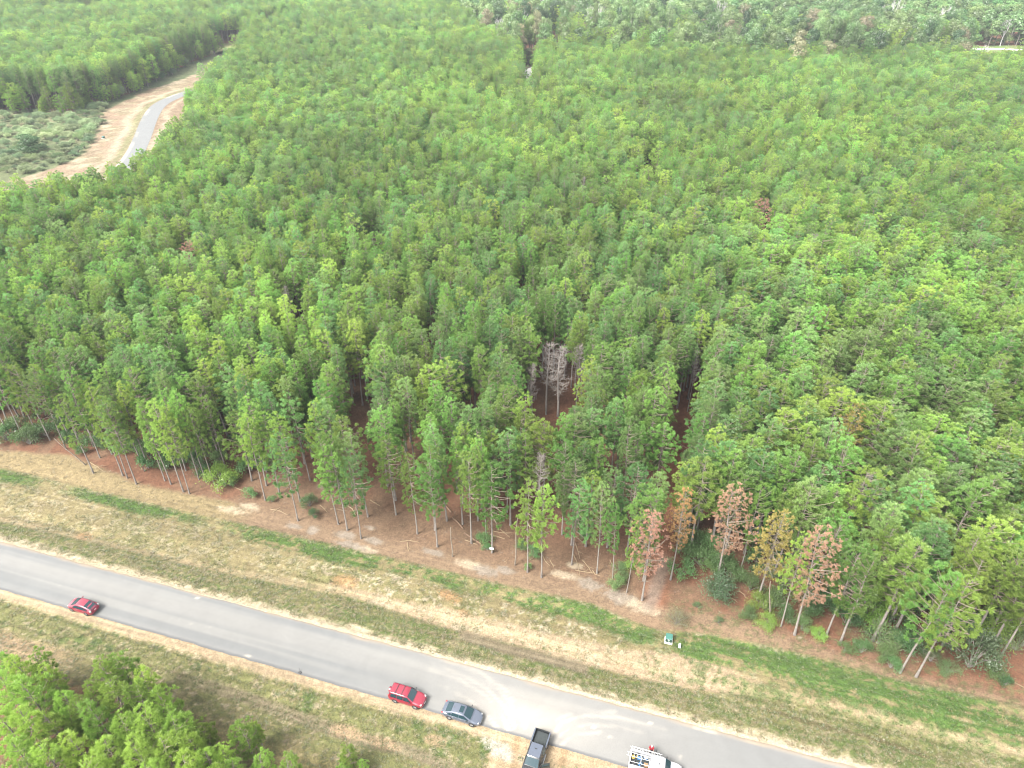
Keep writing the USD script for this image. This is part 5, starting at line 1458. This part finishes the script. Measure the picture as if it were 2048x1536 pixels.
# ------------------------------------------------------------------ white work truck with ladders, and what it carries
rear = px(1262, 1496.5, 1.45)
org = rear + RD * 2.85 - RN * 0.98
hd = math.degrees(math.atan2(RD[1], RD[0]))
t = thing("work_truck", "white work truck with ladder rack and open tool bed at the bottom of the frame", "work truck", (org[0], org[1], 0.04), hd)
b = body_loft([(-2.85, .94, .55, 1.40), (-2.8, .98, .5, 1.44), (-.62, .98, .42, 1.44), (-.6, .96, .42, 1.2), (1.2, .97, .4, 1.18), (1.5, .97, .4, 1.17), (2.3, .94, .4, 1.12), (2.7, .84, .42, 1.02), (2.85, .66, .46, .9)])
b = wells(b, (-1.8, 1.8), 1.97, .39)
b = b - m3.Manifold.cube([2.06, 1.56, 1.2], True).translate([-1.74, 0, 1.5])
cb = cabin_loft([(-.58, .86, .74, 1.1, 1.78), (-.45, .92, .76, 1.1, 1.86), (.3, .94, .77, 1.1, 1.90), (.78, .94, .75, 1.1, 1.88), (.95, .94, .73, 1.1, 1.82), (1.65, .92, .80, 1.1, 1.20)])
obj("body", b + cb, V["white"], t, smooth=35)
obj("windscreen", sheet4((1.60, -.80, 1.25), (1.60, .80, 1.25), (1.02, .70, 1.80), (1.02, -.70, 1.80), crown=.02), V["glass"], t)
obj("roof_vent", rbox((.35, -.18, 1.93), (.08, .32, .03), .01), V["black"], t)
for s_ in (-1, 1):
    q = [(1.2, s_ * .945, 1.2), (.2, s_ * .945, 1.2), (.2, s_ * .815, 1.74), (.85, s_ * .815, 1.74)]
    obj("side_window", sheet4(*(q if s_ > 0 else q[::-1])), V["glass"], t)
    mirror(t, 1.15, s_ * .98, 1.28, s_, V["black"])
    obj("headlamp", rbox((2.68, s_ * .66, .9), (.3, .3, .2), .06), V["lamp"], t)
    obj("tail_lamp", rbox((-2.84, s_ * .85, 1.0), (.06, .16, .4), .02), V["tail"], t)
    obj("side_box_lid", rbox((-1.72, s_ * .89, 1.47), (2.1, .16, .03), .01), V["white"], t)
    obj("rack_rail", MB().tube([(-2.8, s_ * .9, 1.46), (-2.78, s_ * .86, 2.15), (-.9, s_ * .86, 2.15), (.3, s_ * .84, 2.12)], .03, 6).out(), V["alu"], t)
    for x in (-1.8, 1.8):
        wheel(t, x, s_ * .97, .39, .26, s_)
for x in (-2.75, -1.6, -.45):
    obj("rack_crossbar", MB().tube([(x, -.86, 2.15), (x, .86, 2.15)], .03, 6).out(), V["alu"], t)
obj("bed_floor", rbox((-1.74, 0, .93), (2.04, 1.54, .04), .01), V["liner"], t)
obj("side_door", rbox((-.05, 1.32, 1.05), (.06, .62, .9), .02), V["dark"], t, label="open door on the far side, seen edge on")
obj("side_decal", rbox((.3, -.985, .85), (1.6, .01, .34), .004), V["purple"], t)
for s_, y0, lab in ((1, .55, "white aluminium ladder on the far side of the work truck's rack"), (-1, -.12, "white aluminium ladder in the middle of the work truck's rack")):
    x0, y_ = -3.2 if s_ < 0 else -2.95, y0
    lt = thing("ladder", lab, "ladder", (org[0] + RD[0] * 0, org[1], 0.04), hd)
    for k in (-1, 1):
        obj("ladder_rail", rbox((x0 + 1.75, y_ + k * .2, 2.225), (3.5, .035, .08), .01), V["alu"], lt)
    for q in range(11):
        obj("rung", MB().tube([(x0 + .2 + .31 * q, y_ - .2, 2.225), (x0 + .2 + .31 * q, y_ + .2, 2.225)], .018, 6).out(), V["alu"], lt)


def cargo(name, mesh, m, lab, cat, loc):
    x = org + RD * loc[0] + RN * loc[1]
    tt = thing(name, lab, cat, (x[0], x[1], loc[2]), hd)
    obj("shell", mesh, m, tt)
    return tt


tt = cargo("tool_case", rbox((0, 0, .17), (.5, .32, .34), .04), V["blue"], "blue tool case in the bed of the work truck", "tool case", (-1.75, .3, 1.0))
obj("handle", MB().tube([(-.1, 0, .34), (-.1, 0, .4), (.1, 0, .4), (.1, 0, .34)], .015, 5).out(), V["black"], tt)
tt = cargo("carton", rbox((0, 0, .16), (.42, .4, .32), .01), V["tan_"], "tan carton at the cab end of the work truck's bed", "carton", (-1.0, -.3, 1.0))
obj("flap", rbox((0, .02, .33), (.4, .18, .012), .004), V["tan_"], tt)
for (x, y_, sz, m, lab) in ((-1.1, .55, (.4, .3, .3), "blue", "blue crate beside the cab in the work truck's bed"), (-2.3, -.58, (.5, .25, .25), "chrome", "grey tool chest along the near side of the work truck's bed"), (-1.4, -.6, (.35, .25, .3), "tan_", "small tan carton along the near side of the work truck's bed"), (-2.0, .6, (.3, .25, .35), "yellow", "yellow tub along the far side of the work truck's bed")):
    tt = cargo("crate", rbox((0, 0, sz[2] / 2), sz, .02), V[m], lab, "crate", (x, y_, .96))
    obj("lid", rbox((0, 0, sz[2] + .012), (sz[0] + .03, sz[1] + .03, .03), .01), V["black"] if m != "blue" else V["label"], tt)
for (x, y_, m, lab) in ((-2.35, -.25, "black", "black hose coil in the bed of the work truck"), (-1.6, -.3, "blue", "blue cable coil in the bed of the work truck"), (-2.45, .3, "yellow", "yellow cord coil at the tail of the work truck's bed")):
    q = trimesh.creation.torus(.17, .045, 18, 8)
    q2 = trimesh.creation.torus(.155, .045, 18, 8)
    q2.apply_translation([.01, .02, .075])
    q.apply_translation([0, 0, .05]); q2.apply_translation([0, 0, .05])
    x2 = org + RD * x + RN * y_
    coil = MB().mesh(q).mesh(q2).tube([(.17, 0, .06), (.3, .06, .03), (.38, .0, .03)], .02, 5).out()
    obj("cable_coil", (coil[0] + [x2[0], x2[1], 1.0], coil[1]), V[m], smooth=True, label=lab, cat="cable coil")

# ------------------------------------------------------------------ the person beside the work truck
def limb(*pr):
    out = None
    for (p0, r0), (p1, r1) in zip(pr[:-1], pr[1:]):
        h = m3.Manifold.batch_hull([m3.Manifold.sphere(r0, 14).translate(p0), m3.Manifold.sphere(r1, 14).translate(p1)])
        out = h if out is None else out + h
    return out


def smoothed(m, L=0.035, it=8):
    mm = m.refine_to_length(L)
    v, f, _ = meshkit.arrays(mm)
    tm = trimesh.Trimesh(v, f)
    trimesh.smoothing.filter_taubin(tm, iterations=it)
    return tm


pp = px(1304, 1491.5, 1.68)
t = thing("person", "person in red shirt and pale cap standing beside the work truck", "person", (pp[0], pp[1], 0.05), hd - 90)       # faces the truck
# x forward (towards the truck), y left
legs, arms = None, None
torso = limb(((0, -.09, .96), .125), ((0, -.10, 1.2), .12), ((.02, -.13, 1.40), .095)) + limb(((0, .09, .96), .125), ((0, .10, 1.2), .12), ((.02, .13, 1.40), .095)) + limb(((.0, 0, 1.0), .13), ((.03, 0, 1.25), .13), ((.02, 0, 1.40), .10))
neck = limb(((.02, 0, 1.42), .06), ((.05, 0, 1.54), .055))
head = limb(((.07, 0, 1.60), .088), ((.055, 0, 1.67), .095)) + m3.Manifold.sphere(.022, 10).translate((.165, 0, 1.61)) + m3.Manifold.sphere(.03, 10).scale((.5, .4, 1)).translate((.06, .1, 1.62)) + m3.Manifold.sphere(.03, 10).scale((.5, .4, 1)).translate((.06, -.1, 1.62))
body = torso + neck + head
for s_ in (-1, 1):
    body = body + limb(((0, s_ * .09, .94), .105), ((.03, s_ * .10, .5), .068), ((-.01, s_ * .105, .09), .045)) + limb(((-.03, s_ * .105, .05), .045), ((.16, s_ * .12, .04), .036))
    el, wr = (.12, s_ * .27, 1.13), (.38, s_ * .20, 1.16)
    body = body + limb(((.02, s_ * .19, 1.41), .07), (el, .05), (wr, .034))
    hb = np.array(wr)
    body = body + limb((tuple(hb + [.03, 0, 0]), .032), (tuple(hb + [.09, 0, -.005]), .036))
    for k in range(4):
        o = (k - 1.5) * .02
        ln = [.06, .072, .068, .052][k]
        body = body + limb((tuple(hb + [.10, o, 0]), .0095), (tuple(hb + [.10 + ln * .6, o * 1.1, -.012]), .009), (tuple(hb + [.10 + ln, o * 1.1, -.035]), .008))
    body = body + limb((tuple(hb + [.04, -s_ * .035, 0]), .011), (tuple(hb + [.085, -s_ * .065, -.01]), .0095))
obj("body", smoothed(body, .02, 4), V["skin"], t, smooth=True)
shirt = (limb(((0, -.09, .98), .14), ((0, -.10, 1.2), .135), ((.02, -.14, 1.41), .108)) + limb(((0, .09, .98), .14), ((0, .10, 1.2), .135), ((.02, .14, 1.41), .108)) + limb(((.0, 0, .98), .145), ((.03, 0, 1.25), .145), ((.02, 0, 1.41), .108)))
for s_ in (-1, 1):
    shirt = shirt + limb(((.02, s_ * .19, 1.41), .085), ((.07, s_ * .235, 1.25), .068))
obj("shirt", smoothed(shirt, .03, 6), V["shirt"], t, smooth=True)
tr = limb(((0, -.08, .95), .13), ((0, .08, .95), .13))
for s_ in (-1, 1):
    tr = tr + limb(((0, s_ * .09, .94), .122), ((.03, s_ * .10, .5), .088), ((-.01, s_ * .105, .1), .07))
obj("trousers", smoothed(tr, .03, 6), V["jeans"], t, smooth=True)
for s_ in (-1, 1):
    obj("shoe", smoothed(limb(((-.04, s_ * .105, .05), .058), ((.17, s_ * .12, .045), .046)), .03, 4), V["black"], t, smooth=True)
    obj("eye", trimesh.creation.icosphere(1, .012).apply_translation([.148, s_ * .033, 1.645]), V["black"], t)
obj("mouth", rbox((.150, 0, 1.565), (.012, .05, .01), .003), V["tail"], t)
obj("hair", smoothed(limb(((.0, 0, 1.62), .085), ((.03, 0, 1.67), .1)), .03, 4), V["hair"], t, smooth=True)
cp = limb(((.045, 0, 1.70), .098), ((.05, 0, 1.725), .088)) + limb(((.12, 0, 1.69), .05), ((.2, 0, 1.68), .035)).scale((1, 1.3, 1))
obj("cap", smoothed(cp ^ m3.Manifold.cube([1, 1, 1], True).translate([0, 0, 2.17]), .03, 3), V["cap"], t, smooth=True)


# ------------------------------------------------------------------ the air
hz = trimesh.creation.box((1800, 1300, 100))
hz.apply_translation((0, 560, 46.5))
HAZE = mat("air", {"v": ("principled_volume", {"color": (0.86, 0.93, 1.0), "density": 0.00006, "anisotropy": 0.2})}, volume="v.volume")
hzp = usdkit.mesh(stage, "/World/haze", hz, HAZE)
tag(hzp, "thin pale haze in the air over the forest", "haze", kind="stuff")
